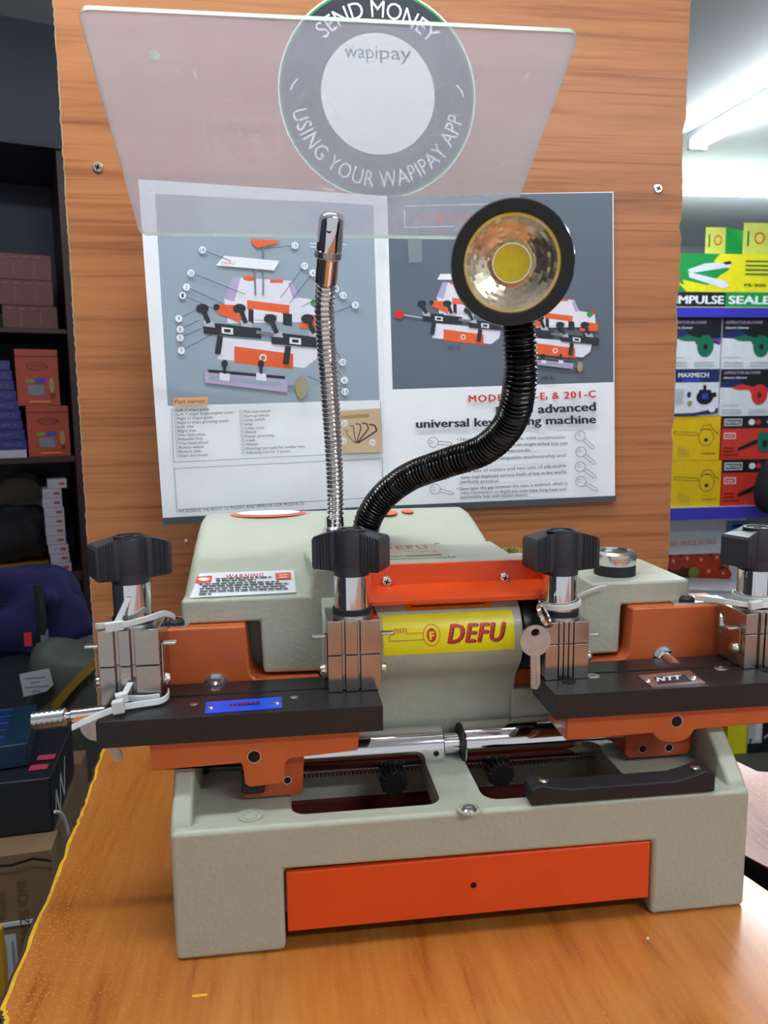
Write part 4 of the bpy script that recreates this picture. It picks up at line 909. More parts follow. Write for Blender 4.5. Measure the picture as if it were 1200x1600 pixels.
# keep the photograph's slight spread of the upper corners
spread = (TR-TL).length/W_
def sp(u, v): return (W_/2+(u-W_/2)*(1+(spread-1)*v/H_), v)
ol = [sp(*q) for q in ol]; n = len(ol); T_ = 0.0030
f0 = [BL+Ux*u+Vx*v for u, v in ol]; f1 = [p+Nx*-T_ for p in f0]
a.add(f0+f1, [tuple(range(n))], 'clear_shield'); a.add(f0+f1, [tuple(range(n, 2*n))[::-1]], 'clear_shield')
a.add(f0+f1, [(i, n+i, n+(i+1) % n, (i+1) % n) for i in range(n)], 'acrylic_edge')
sd = a.build('shield', KM); sd['label'] = 'large hazy clear plastic sheet'
M['glue'] = mat('glue', S(236, 240, 232), 0.4, var=0.0); gb = M['glue'].node_tree; gt = gb.nodes.new('ShaderNodeBsdfTranslucent'); gt.inputs[0].default_value = (0.95, 0.96, 0.93, 1); gm = gb.nodes.new('ShaderNodeMixShader'); gm.inputs[0].default_value = 0.7; gb.links.new(gb.nodes['Principled BSDF'].outputs[0], gm.inputs[1]); gb.links.new(gt.outputs[0], gm.inputs[2]); gb.links.new(gm.outputs[0], gb.nodes['Material Output'].inputs['Surface'])
PS = Plane(BL+Nx*0.0002, Ux, Vx); p = PS.hit(242, 86)
a = MB(); a.lathe([(0.0032, 0), (0.0030, 0.0008), (0.0016, 0.0014)], p, Nx, 'glue', 20); a.build('glue_dot', sd)
ps = PS.hit(519, 352); a = MB(); qh = p1+d1*L*0.75; a.cyl(qh, ps+(ps-qh).normalized()*0.004, 0.0034, 'chrome', 18); a.build('shield_pin', stk)

# ------------------------------------------------------------------ nylon cable ties and keys
def tie(label, paths, heads, wd=(0, 0, 1), w=0.0044):
    a = MB()
    for pth_, wdir in paths: a.strap(smooth_path(pth_, 8), wdir, w, 0.0014, 'nylon')
    for h, sz, rz in heads:
        a.X = Matrix.Translation(h) @ Matrix.Rotation(rz, 4, 'Z') @ Matrix.Rotation(-0.12, 4, 'Y'); a.box(-sz[0]/2, sz[0]/2, -sz[1]/2, sz[1]/2, -sz[2]/2, sz[2]/2, 'nylon'); a.X = None
    return tag(a.build('cable_tie', bevel=0.0006), label, 'cable tie', 'nylon cable ties')
xs, ysm = -0.0283, 0.067
loop = [Vector((xs+0.0185*math.cos(t)-0.002, ysm+0.0175*math.sin(t)-0.003, 0.2180+0.0010*math.cos(t))) for t in [PI*1.25-2*PI*i/14 for i in range(-7, 3)]]
tie('white nylon cable tie looped round the stem of the leftmost clamp', [([Vector((-0.0500, 0.060, 0.2105)), Vector((-0.0498, 0.050, 0.2155)), Vector((-0.044, 0.0462, 0.2170)), Vector((-0.028, 0.0465, 0.2175)), Vector((-0.014, 0.0500, 0.2200)), Vector((-0.0065, 0.058, 0.2205)), Vector((-0.0025, 0.068, 0.2165)), Vector((-0.001, 0.074, 0.2130))], (0, 0, 1)),
     ([Vector((-0.0355, 0.0470, 0.2180)), Vector((-0.0315, 0.0490, 0.2260)), Vector((-0.0275, 0.0520, 0.2345))], (1, 0, 0))], [(Vector((-0.0365, 0.0458, 0.2165)), (0.012, 0.0056, 0.0062), 0.05)])
tie('white nylon cable tie round the foot of the leftmost jaw, over the black plate', [([Y(112, 1137, 0.0175), Y(140, 1124, 0.0175), Y(180, 1108, 0.0290), Y(215, 1101, 0.038), Y(248, 1096, 0.042), Y(262, 1088, 0.048), Y(263, 1079, 0.058)], (0, 0.3, 1)), ([Y(188, 1097, 0.040), Y(196, 1082, 0.042), Y(204, 1066, 0.0455)], (1, 0, 0)), ([Y(196, 1091, 0.044), Y(225, 1091, 0.0445), Y(250, 1088, 0.046)], (0, 0, 1))],
    [(Y(185, 1104, 0.030), (0.0075, 0.006, 0.0085), 0.1), (Y(190, 1090, 0.038), (0.0078, 0.006, 0.0065), 0.3)])
xr = 0.2825
tie('white nylon cable tie ringed round the clamp stem above the hanging key', [([Vector((xr+0.0150*math.cos(t), 0.067+0.0150*math.sin(t), 0.2135+0.0012*math.cos(t))) for t in [2*PI*i/18 for i in range(19)]], (0, 0, 1)), ([Vector((xr+0.014, 0.0735, 0.2140)), Vector((0.305, 0.080, 0.2155)), Vector((0.322, 0.089, 0.2175)), Vector((0.331, 0.094, 0.2165))], (0, -0.6, 1))], [(Vector((xr+0.004, 0.0820, 0.2137)), (0.008, 0.005, 0.006), 0)])
xq = 0.4395
tie('white nylon cable tie round the stem of the rightmost clamp', [([Vector((xq+0.0155*math.cos(t), 0.067+0.0150*math.sin(t), 0.2120)) for t in [2*PI*i/18 for i in range(19)]], (0, 0, 1)), ([Y(1086, 934, 0.086), Y(1110, 937, 0.074), Y(1140, 941, 0.060), Y(1170, 945, 0.052), Y(1204, 946, 0.050)], (0, 0.2, 1))], [(Y(1180, 945, 0.050), (0.010, 0.005, 0.006), 0)])
def key(label, c, r, dirv, L, nrm, m='key_metal', ring=None):
    c = Vector(c); d = Vector(dirv).normalized(); nn = Vector(nrm).normalized(); s = d.cross(nn).normalized(); nn = s.cross(d)
    a = MB(); t = 0.0022
    X = Matrix(((s.x, d.x, nn.x, c.x), (s.y, d.y, nn.y, c.y), (s.z, d.z, nn.z, c.z), (0, 0, 0, 1))); a.X = X
    hl = [(0.0034*math.cos(q), -r*0.55+0.0028*math.sin(q)) for q in [2*PI*i/16 for i in range(16)]]
    holed_plate(a, [(r*math.cos(q), r*math.sin(q)) for q in [2*PI*i/44 for i in range(44)]], [hl], -t/2, t/2, m)
    holed_plate(a, [(r*math.cos(q), r*math.sin(q)) for q in [2*PI*i/44 for i in range(44)]], [hl], -t/2-0.00002, -t/2, m)
    bw = 0.0034; y0 = r*0.9; pts = [(-bw, y0), (-bw, y0+L*0.86), (-bw*0.2, y0+L)]
    k = 7
    for i in range(k): pts += [(bw*0.85, y0+L*(0.95-0.09*i)), (bw*(1.05), y0+L*(0.95-0.09*i-0.045))]
    pts += [(bw, y0)]
    a.prism(pts, 'z', -t/2*0.9, t/2*0.9, m); a.box(-0.0018, -0.0004, y0+0.001, y0+L*0.96, t/2*0.9, t/2*0.9+0.0006, m); a.box(0.0009, 0.0017, y0+0.001, y0+L*0.96, t/2*0.9, t/2*0.9+0.0004, m)
    D = Decal(a, lambda u, v, n=0.0: Vector((u, v, t/2+n)), 0.0001); D.line([(-r*0.72, r*0.35), (r*0.72, r*0.35)], 0.0004, 'steel'); 
    for x in (-0.0035, 0.0, 0.0035): D.rect(x-0.001, r*0.55, x+0.001, r*0.78, 'steel')
    a.X = None; o = a.build('key'); tag(o, label, 'key')
    if ring:
        b = MB(); rc, rr_, rn = ring; rn = Vector(rn).normalized(); f1 = rn.orthogonal().normalized(); f2 = rn.cross(f1)
        b.tube([Vector(rc)+(f1*math.cos(2*PI*i/30)+f2*math.sin(2*PI*i/30))*rr_ for i in range(31)], 0.0011, 'chrome', 8); b.tube([Vector(rc)+rn*0.0015+(f1*math.cos(2*PI*i/30)+f2*math.sin(2*PI*i/30))*rr_ for i in range(20)], 0.0010, 'chrome', 8); b.build('split_ring', o)
    return o
kc = Y(836, 1001, 0.036)
key('silver key hanging on a split ring in front of the copper-toned jaw', kc, 0.0113, (0.02, 0.0, -1), 0.026, (0.05, -1, 0.05), ring=(Y(850, 962, 0.0425), 0.0085, (0.75, -0.45, 0.5)))
k2 = Y(153, 1131, 0.0735)
key('silver key tucked behind the left end of the black plate, its round head showing', k2, 0.0125, Y(186, 1184, 0.0735)-k2, 0.021, (0, -1, 0))
# ------------------------------------------------------------------ cartons and shelves: shared builder
def carton(name, label, cat, pl, px, depth, m, prints=None, group=None, base=None, eps=0.0004, bev=0.002, kind=None, front=0.0):
    """box whose front face fills the pixel box px on plane pl; prints(D) draws in 0..1 coordinates on the front"""
    x0, y0, x1, y1 = px; xm, ym = (x0+x1)/2, (y0+y1)/2
    u0 = pl.at(x0, ym)[0]; u1 = pl.at(x1, ym)[0]; v1 = pl.at(xm, y0)[1]; v0 = pl.at(xm, y1)[1] if base is None else base
    P = lambda u, v, n: pl.map(u, v, n)
    a = MB(); b = MB()
    c = [P(u, v, n) for n in (front, front-depth) for u, v in ((u0, v0), (u1, v0), (u1, v1), (u0, v1))]
    a.add(c, [(0, 1, 2, 3), (5, 4, 7, 6), (4, 0, 3, 7), (1, 5, 6, 2), (3, 2, 6, 7), (4, 5, 1, 0)], m)
    if prints:
        D = Decal(a, lambda s, t, n=0.0: P(u0+(u1-u0)*s, v0+(v1-v0)*t, front+n), eps); prints(D)
    o = a.build(name, loc=P((u0+u1)/2, v0, front-depth/2))
    tag(o, label, cat, group, kind); return o, (u0, u1, v0, v1)

# ------------------------------------------------------------------ far shelves at the right
M_('shelf_white', S(196, 200, 206), 0.5); M_('shelf_blue', S(62, 58, 190), 0.3, coat=0.3); M_('shelf_back', S(150, 160, 162), 0.7)
M_('box_green', S(20, 150, 70), 0.4); M_('box_yellow', S(236, 226, 30), 0.4); M_('box_lime', S(206, 214, 96), 0.45); M_('box_white', S(224, 228, 236), 0.45); M_('box_black', S(24, 26, 34), 0.4)
M_('box_navy', S(32, 44, 96), 0.4); M_('ink_blue', S(50, 70, 190), 0.4); M_('ink_green', S(24, 110, 84), 0.4); M_('box_sun', S(232, 190, 12), 0.4); M_('box_red', S(214, 58, 44), 0.4); M_('tomato', S(200, 60, 34), 0.4, var=0.15, vs_=25); M_('leaf', S(130, 140, 60), 0.5)
M_('tomato_dark', S(70, 40, 26), 0.5); M_('ink_red', S(216, 50, 50), 0.4); M_('ink_orange', S(222, 130, 80), 0.4); M_('lcd_blue', S(52, 130, 214), 0.4); M_('scale_grey', S(196, 198, 206), 0.4); M_('scale_plate', S(206, 206, 212), 0.4); M_('navy_cloth', S(24, 24, 44), 0.8, bump=0.3, bs=60)
PRS = Plane(CAM+(FW+RT*(520/FPX)-UP*(-160/FPX))*3.0)
yS = PRS.o.y
uL = PRS.at(1000, 640)[0]; uR = 1.35
e = empty('shelf_unit', PRS.map(0.4, FLOOR-PRS.o.z, -0.2), 'white shelf unit with blue price edges, far right behind the panel', 'shelf')
def vat(pl, px, py): return pl.at(px, py)[1]
SH = {}
for nm, yt, yb in (('top', 481, 496), ('mid', 791, 810)):
    v1, v0 = vat(PRS, 1120, yt), vat(PRS, 1120, yb); SH[nm] = v1
    a = MB(); c = [PRS.map(u, v, n) for n in (0.012, -0.42) for u, v in ((uL, v0), (uR, v0), (uR, v1), (uL, v1))]
    F6 = [(0, 1, 2, 3), (5, 4, 7, 6), (4, 0, 3, 7), (1, 5, 6, 2), (3, 2, 6, 7), (4, 5, 1, 0)]
    a.add(c, F6, 'shelf_white'); sb = a.build('shelf_board', e)
    a = MB(); c = [PRS.map(u, v, n) for n in (0.018, 0.012) for u, v in ((uL, v0), (uR, v0), (uR, v1-0.001), (uL, v1-0.001))]; a.add(c, F6, 'shelf_blue'); a.build('price_rail', sb)
zf = FLOOR-PRS.o.z
a = MB(); a.add([PRS.map(u, v, n) for n in (-0.42, -0.44) for u, v in ((uL, zf), (uR, zf), (uR, vat(PRS, 1120, 385)), (uL, vat(PRS, 1120, 385)))], F6, 'shelf_back'); a.build('back_panel', e)
for u in (uL, uR):
    a = MB(); a.add([PRS.map(uu, v, n) for n in (0.0, -0.42) for uu, v in ((u-0.02, zf), (u, zf), (u, vat(PRS, 1120, 385)), (u-0.02, vat(PRS, 1120, 385)))], F6, 'shelf_white'); a.build('upright', e)
def sealer(D):
    D.poly([(0, 0.02), (0.47, 0.02), (0.47, 0.29), (0, 0.29)], 'box_black'); D.poly([(0.47, 0.02), (1, 0.02), (1, 0.29), (0.47, 0.29)], 'box_green')
    D.poly([(0, 0.30), (1, 0.30), (1, 1), (0, 1)], 'box_yellow'); D.poly([(0, 0.30), (0.10, 0.30), (0.06, 0.52), (0.30, 0.42), (0.42, 0.62), (0.50, 0.72), (0.34, 0.86), (0.40, 1.0), (0, 1)], 'box_green')
    D.poly([(0.01, 0.48), (0.20, 0.30), (0.10, 0.30)], 'box_yellow'); D.poly([(0.10, 0.70), (0.26, 0.82), (0.50, 0.86), (0.50, 0.76), (0.14, 0.64)], 'box_white'); D.poly([(0.11, 0.66), (0.46, 0.50), (0.50, 0.40), (0.44, 0.36), (0.12, 0.56)], 'box_white'); D.poly([(0.42, 0.84), (0.50, 0.87), (0.51, 0.82), (0.46, 0.80)], 'box_black')
    D.text('IMPULSE', (0.0, 0.075), (0.45, 0.075), 0.155, 'label_white', bold=0.04); D.text('SEALER', (0.50, 0.075), (0.985, 0.075), 0.155, 'label_white', bold=0.04)
    D.text('FS-300', (0.64, 0.40), (0.84, 0.40), 0.055, 'black_ink', bold=0.02)
    for k in range(4): D.rect(0.64, 0.86-0.08*k, 0.92-0.03*(k % 2), 0.885-0.08*k, 'ink_green')
carton('carton', 'long green and yellow carton of a bag sealer on the upper blue-edged shelf', 'box', PRS, (1056, 397, 1222, 478), 0.12, 'box_lime', sealer, base=SH['top'])
_, q = carton('carton', 'navy and white carton of a green blower under the upper shelf, against the panel edge', 'box', PRS, (1040, 497, 1126.5, 575), 0.2, 'box_white') if False else (0, 0)
def blower(body, first=True):
    def f(D):
        D.poly([(0, 0.62), (0.40, 0.60), (1, 0.52), (1, 1), (0, 1)], 'box_black'); D.poly([(0.5, 0.55), (1, 0.50), (1, 0.62), (0.6, 0.6)], 'ink_blue'); D.poly([(0, 0.72), (0.3, 0.80), (0.5, 0.62), (0, 0.62)], 'box_navy')
        D.line([(0.75, 0.60), (1.0, 0.55)], 0.02, 'ink_red')
        D.text('ASPIRATOR-BLOWER', (0.05, 0.90), (0.72, 0.90), 0.06, 'print_lilac', shear=0.2, bold=0.02); D.text('electric blower', (0.05, 0.80), (0.48, 0.80), 0.05, 'print_white', bold=0.02)
        D.poly([(0.18, 0.62), (0.32, 0.56), (0.56, 0.56), (0.62, 0.62), (0.40, 0.68)], body)
        D.ell(0.72, 0.46, 0.15, 0.22, body, 24); D.poly([(0.54, 0.58), (0.66, 0.64), (0.66, 0.48), (0.54, 0.50)], body); D.ell(0.72, 0.44, 0.04, 0.06, 'box_black' if body != 'ink_red' else 'tomato_dark', 16)
        D.line([(0.86, 0.58), (0.97, 0.48)], 0.015, 'box_black'); D.text('PROFESSIONAL', (0.03, 0.22), (0.34, 0.22), 0.025, 'grey_ink')
        for k in range(2):
            for x in (0.04, 0.52): D.rect(x, 0.12-0.06*k, x+0.36, 0.14-0.06*k, 'pale_grey_ink')
    return f
def pump(D):
    D.poly([(0, 0.72), (1, 0.72), (1, 1), (0, 1)], 'box_navy'); D.text('MAXMECH', (0.18, 0.83), (0.78, 0.83), 0.10, 'label_white', bold=0.03); D.poly([(0.24, 0.74), (0.62, 0.74), (0.60, 0.80), (0.26, 0.80)], 'ink_blue')
    D.ell(0.72, 0.40, 0.17, 0.16, 'box_black', 24); D.rect(0.60, 0.30, 0.84, 0.56, 'box_black'); D.rect(0.68, 0.56, 0.74, 0.66, 'box_black'); D.rect(0.84, 0.40, 0.95, 0.50, 'box_black'); D.ell(0.40, 0.46, 0.04, 0.06, 'box_navy', 16); D.ell(0.42, 0.28, 0.05, 0.05, 'gold_ink', 16); D.rect(0.66, 0.36, 0.78, 0.48, 'ink_blue')
    for k in range(6): D.rect(0.05, 0.28+0.055*k, 0.30, 0.30+0.055*k, 'pale_grey_ink')
    D.poly([(0, 0.05), (0.5, 0.06), (0.98, 0.16), (0.98, 0.06), (0.5, 0.0), (0, 0.0)], 'box_navy'); D.ell(0.86, 0.14, 0.07, 0.07, 'label_white', 16)
def yblower(D):
    bm_ = 'box_black'; D.line([(0.08, 0.66), (0.55, 0.62), (0.55, 0.56), (0.08, 0.60), (0.08, 0.66)], 0.012, bm_)
    D.line([(0.72+0.15*math.cos(t), 0.52+0.19*math.sin(t)) for t in [i*PI/8 for i in range(17)]], 0.012, bm_); D.line([(0.60, 0.66), (0.66, 0.78), (0.78, 0.80), (0.88, 0.66), (0.97, 0.58)], 0.014, bm_); D.line([(0.66, 0.70), (0.80, 0.70)], 0.02, bm_); D.ell(0.72, 0.46, 0.04, 0.04, bm_, 14)
    D.text('DW08100', (0.64, 0.13), (0.92, 0.13), 0.05, bm_, shear=0.1)
    for i in range(3): D.line([(0.18, 0.10+0.07*i), (0.30+0.08*(i < 2), 0.10+0.07*i), (0.30+0.08*(i < 2), 0.15+0.07*i), (0.18, 0.15+0.07*i), (0.18, 0.10+0.07*i)], 0.008, 'gold_ink')
def redbox(D):
    D.rect(0, 0.72, 1, 1, 'box_black'); D.rect(0.03, 0.78, 0.36, 0.94, 'label_white'); D.rect(0.045, 0.80, 0.345, 0.92, 'box_black'); D.text('PROTOOL', (0.06, 0.825), (0.33, 0.825), 0.07, 'label_white', bold=0.03)
    D.ell(0.54, 0.86, 0.06, 0.07, 'label_white', 18); D.ell(0.66, 0.86, 0.05, 0.06, 'ink_red', 18); D.text('PROTOOL', (0.82, 0.83), (1.0, 0.83), 0.06, 'label_white')
    D.rect(0.03, 0.48, 0.25, 0.62, 'label_white'); D.rect(0.045, 0.50, 0.235, 0.60, 'ink_red'); D.text('600W', (0.07, 0.525), (0.21, 0.525), 0.05, 'label_white')
    D.poly([(0.30, 0.20), (0.66, 0.36), (0.70, 0.44), (0.64, 0.46), (0.30, 0.27)], 'box_black'); D.ell(0.80, 0.40, 0.14, 0.24, 'ink_green', 24); D.ell(0.78, 0.54, 0.12, 0.10, 'ink_green', 18); D.ell(0.80, 0.36, 0.05, 0.09, 'box_black', 16)
    for k in range(3): D.rect(0.03, 0.26-0.08*k, 0.22+0.1*(k == 2), 0.285-0.08*k, 'dark_red_ink')
# stacks, from the middle shelf upwards
def stack(rows, base):
    v = base
    for name, label, px, m, fn, d in rows:
        o, q = carton('carton', label, 'box', PRS, px, d, m, fn, base=v); v = q[3]+0.001
stack([('c', 'lower yellow blower carton on the blue-edged shelf', (1047, 720, 1126, 790), 'box_sun', yblower, 0.2), ('c', 'upper yellow blower carton, stacked on the lower yellow one', (1047, 650, 1125, 718.5), 'box_sun', yblower, 0.2),
       ('c', 'white and navy carton with a black pump picture, above the yellow cartons', (1045, 577, 1123, 648.5), 'box_white', pump, 0.2), ('c', 'white and navy carton of a green blower, against the panel edge', (1040, 498, 1126, 575.5), 'box_white', blower('ink_green'), 0.2)], SH['mid'])
stack([('c', 'lower red and black blower carton on the blue-edged shelf', (1128, 718, 1212, 790), 'box_red', redbox, 0.2), ('c', 'upper red and black blower carton, stacked on the lower red one', (1128, 650, 1211, 716.5), 'box_red', redbox, 0.2),
       ('c', 'white and navy carton of a red blower', (1125, 577, 1210, 648.5), 'box_white', blower('ink_red'), 0.2), ('c', 'white and navy carton of a green blower, at the right frame edge', (1128, 498, 1213, 575.5), 'box_white', blower('ink_green'), 0.2)], SH['mid'])
# green cartons on top of the sealer
vs1 = vat(PRS, 1120, 397)+0.001
def logo(D): D.ell(0.62, 0.55, 0.20, 0.18, 'box_red', 20, ri=0.75); D.rect(0.15, 0.3, 0.22, 0.75, 'ink_green')
PG = Plane(PRS.o+Vector((0, 0.03, 0)), (math.cos(0.5), -math.sin(0.5), 0))
for label, px, base in (('lime and green carton lying on the sealer carton, next to the wall', (1112, 351, 1144, 394), vs1), ('taller lime carton on the sealer carton at the right frame edge', (1172, 344, 1214, 394), vs1)):
    u0, v1 = PRS.at(px[0], px[1]); u1 = PRS.at(px[2], px[1])[0]; a = MB(); c = [PRS.map(u, v, n) for n in (-0.04, -0.11) for u, v in ((u0, base), (u1, base), (u1, v1), (u0, v1))]
    sh_ = Vector((0.10, 0.0, 0)); c[4:] = [p+sh_ for p in c[4:]]; c[5:7] = [c[1]+Vector((0.14, 0.07, 0)), c[2]+Vector((0.14, 0.07, 0))]; c[4] = c[5]-(c[1]-c[0]); c[7] = c[6]-(c[1]-c[0])
    a.add(c[:4], [(0, 1, 2, 3)], 'box_lime'); a.add(c, [(5, 4, 7, 6), (4, 0, 3, 7), (1, 5, 6, 2), (4, 5, 1, 0)], 'box_green'); a.add(c, [(3, 2, 6, 7)], 'box_green')
    D = Decal(a, lambda s, t, n=0.0: c[0]+(c[1]-c[0])*s+(c[3]-c[0])*t+Vector((0, -n, 0)), 0.0007); logo(D)
    o = a.build('carton'); tag(o, label, 'box')
# cable on the back wall
a = MB(); a.tube(smooth_path([PRS.map(PRS.at(1062, 368)[0], PRS.at(1062, 368)[1], -0.39), PRS.map(PRS.at(1080, 374)[0], PRS.at(1080, 374)[1], -0.39), PRS.map(PRS.at(1106, 375)[0], PRS.at(1106, 375)[1], -0.39)], 8), 0.004, 'box_black', 8); tag(a.build('cable'), 'black cable along the wall above the shelves', 'cable')
# price scale carton under the middle shelf
PRB = Plane(PRS.o+Vector((0, 0.21, 0)))
def scale(D):
    D.rect(0, 0.0, 0.80, 0.585, 'tomato_dark'); rr = random.Random(2)
    for cx_, cy_, r in ((0.10, 0.40, 0.10), (0.28, 0.42, 0.11), (0.46, 0.40, 0.11), (0.66, 0.42, 0.11), (0.05, 0.22, 0.10), (0.38, 0.26, 0.11), (0.56, 0.28, 0.12), (0.74, 0.26, 0.09), (0.18, 0.14, 0.10), (0.66, 0.14, 0.11), (0.46, 0.10, 0.10)):
        cy_ = cy_*1.2; D.ell(cx_, cy_, r, r*0.92, 'tomato', 24); D.ell(cx_-r*0.25, cy_+r*0.25, r*0.18, r*0.22, 'print_peach', 12)
    D.ell(0.33, 0.36, 0.07, 0.07, 'leaf', 14); D.poly([(0.70, 0.42), (0.74, 0.54), (0.78, 0.40)], 'leaf'); D.rect(0, 0.585, 0.9, 0.66, 'box_white')
    D.text('NIC PRICE SCALE', (-0.02, 0.685), (0.60, 0.705), 0.055, 'ink_orange')
    D.rect(0.74, 0.72, 0.99, 0.97, 'grey_ink'); D.rect(0.76, 0.735, 0.97, 0.955, 'lcd_blue')
    for k in range(3): D.rect(0.80, 0.76+0.065*k, 0.94, 0.80+0.065*k, 'box_black')
carton('carton', 'white carton with tomatoes and the words price scale, under the middle shelf', 'box', PRB, (1043, 811, 1163, 940), 0.2, 'box_white', scale, base=vat(PRS, 1100, 960))
def scale2(D):
    for cx_, cy_ in ((0.2, 0.75), (0.5, 0.6), (0.25, 0.4), (0.6, 0.3), (0.8, 0.7), (0.3, 0.15), (0.75, 0.1)): D.ell(cx_, cy_, 0.2, 0.14, 'tomato', 20); D.ell(cx_-0.05, cy_+0.05, 0.03, 0.03, 'print_peach', 10)
carton('carton', 'tomato-printed carton half hidden by the rightmost clamp', 'box', PRB, (1168, 830, 1215, 940), 0.2, 'box_white', scale2, base=vat(PRS, 1100, 960))
# stand board under those cartons (hidden behind the machine)
a = MB(); vv = vat(PRS, 1100, 960)-0.001; a.add([PRS.map(u, v, n) for n in (0.0, -0.42) for u, v in ((uL, vv-0.02), (uR, vv-0.02), (uR, vv), (uL, vv))], F6, 'shelf_white'); a.build('shelf_board', e)
# price scale standing in front
PW2 = Plane(PRS.o+Vector((0, 0.085, 0)))
p = PW2.hit(1108, 922); a = MB()
a.X = Matrix.Translation(p) @ Matrix.Rotation(-0.35, 4, 'Z'); zb = (PRS.o.z+vv)-p.z
a.prism([(-0.11, zb), (0.11, zb), (0.10, 0.0), (0.06, 0.018), (-0.10, 0.018)], 'x', -0.10, 0.11, 'scale_grey'); a.X = None; s_o = a.build('weighing_scale', bevel=0.004)
tag(s_o, 'pale grey flat weighing scale in front of the tomato carton', 'scale')
a = MB(); a.X = Matrix.Translation(p) @ Matrix.Rotation(-0.35, 4, 'Z'); a.box(-0.105, 0.115, -0.105, 0.095, 0.018, 0.030, 'scale_plate'); a.X = None; a.build('weighing_plate', s_o, bevel=0.003)
# shelf items low down at the right
PRF = Plane(CAM+(FW+RT*(560/FPX)-UP*(-380/FPX))*2.45); fz = FLOOR-PRF.o.z+0.001
carton('carton', 'tall yellow carton low at the right, just past the machine cheek', 'box', PRF, (1137, 1095, 1167, 1206), 0.2, 'box_yellow', None, base=fz)
carton('carton', 'grey-white carton beside the tall yellow one', 'box', PRF, (1168.5, 1112, 1191, 1180), 0.2, 'scale_grey', lambda D: (D.rect(0.1, 0.25, 0.3, 0.36, 'ink_green'), D.rect(0.5, 0.3, 0.9, 0.9, 'box_white'), D.rect(0, 0, 1, 0.24, 'box_black')), base=fz)
carton('carton', 'black carton low at the right frame edge', 'box', PRF, (1192.5, 1100, 1225, 1200), 0.2, 'box_black', lambda D: D.line([(0.05, 0.3), (0.9, 0.6)], 0.05, 'pale_grey_ink'), base=fz)
# dark cloth bag hanging at the frame edge
a = MB(); PBg = Plane(PRS.o+Vector((0, -0.14, 0))); c = PBg.hit(1212, 752)
a.lathe([(0.02, -0.13), (0.06, -0.11), (0.075, -0.05), (0.07, 0.02), (0.045, 0.075), (0.015, 0.09)], c, (0.1, 0, 1), 'navy_cloth', 20); tag(a.build('cloth_bag', sub=1), 'dark navy cloth bag at the right frame edge in front of the red cartons', 'bag')

# ------------------------------------------------------------------ dark shelves at the left
M_('shelf_maroon', S(58, 34, 36), 0.5, var=0.1); M_('dark_panel', S(58, 60, 74), 0.55, var=0.06, vs_=3); M_('box_maroon', S(104, 38, 38), 0.45, var=0.05); M_('box_rust', S(176, 66, 38), 0.45, var=0.04); M_('box_royal', S(34, 40, 120), 0.45); M_('ink_dim', S(120, 96, 110), 0.5); M_('box_lilac', S(190, 184, 200), 0.5)
M_('black_cloth', S(20, 20, 26), 0.8, bump=0.3, bs=40); M_('beige_cloth', S(120, 114, 104), 0.85, bump=0.4, bs=30); M_('backpack_blue', S(30, 30, 84), 0.8, bump=0.35, bs=50, var=0.25, vs_=12); M_('sack_green', S(82, 88, 82), 0.6, bump=0.4, bs=25, var=0.15, vs_=9); M_('strip_mustard', S(150, 122, 30), 0.6); M_('tag_white', S(190, 190, 196), 0.6)
M_('box_teal', S(14, 44, 68), 0.45, var=0.15, vs_=14); M_('cardboard', S(124, 98, 70), 0.8, var=0.08, vs_=20); M_('cardboard_dark', S(92, 72, 54), 0.8, var=0.08); M_('ink_plum', S(176, 60, 84), 0.5); M_('twine', S(200, 204, 206), 0.6); M_('tool_yellow', S(190, 140, 30), 0.5)
la = math.radians(18)
PLS = Plane(CAM+(FW+RT*(-540/FPX)-UP*(-85/FPX))*1.95, (math.cos(la), math.sin(la), 0))
uL, uR = -0.75, PLS.at(113, 640)[0]
zf = FLOOR-PLS.o.z; zc = CEIL-PLS.o.z
e = empty('shelf_unit', PLS.map(-0.3, zf, -0.2), 'dark maroon shelf unit at the left, beside the wooden panel', 'shelf')
LS = {}
for nm, yt, yb in (('a', 513, 521), ('b', 714, 724), ('c', 899, 914)):
    v1, v0 = vat(PLS, 60, yt), vat(PLS, 60, yb); LS[nm] = v1
    a = MB(); a.add([PLS.map(u, v, n) for n in (0.0, -0.35) for u, v in ((uL, v0), (uR, v0), (uR, v1), (uL, v1))], F6, 'shelf_maroon'); a.build('shelf_board', e, bevel=0.002)
a = MB(); a.add([PLS.map(u, v, n) for n in (0.005, -0.36) for u, v in ((uR, zf), (uR+0.03, zf), (uR+0.03, zc), (uR, zc))], F6, 'shelf_maroon'); a.build('upright', e)
a = MB(); a.add([PLS.map(u, v, n) for n in (-0.35, -0.37) for u, v in ((uL, zf), (uR+0.03, zf), (uR+0.03, zc), (uL, zc))], F6, 'wall_dark'); a.build('back_panel', e)
v0 = vat(PLS, 60, 232); a = MB(); a.add([PLS.map(u, v, n) for n in (0.012, -0.35) for u, v in ((uL, v0), (uR+0.03, v0), (uR+0.03, zc), (uL, zc))], F6, 'dark_panel'); a.build('upper_cupboard', e)
a = MB(); v1 = vat(PLS, 60, 222); a.add([PLS.map(u, v, n) for n in (0.018, 0.012) for u, v in ((uL, v0), (uR+0.03, v0), (uR+0.03, v1), (uL, v1))], F6, 'wall_dark'); a.build('cupboard_rail', e)
def maroon(D):
    D.rect(0, 0.97, 1, 1.0, 'primer_red')
    for x in (0.32, 0.68): D.rect(x, 0.15, x+0.02, 0.75, 'ink_dim')
    for x in (0.1, 0.3, 0.5, 0.7): D.rect(x, 0.82, x+0.12, 0.88, 'ink_dim')
v = LS['a']
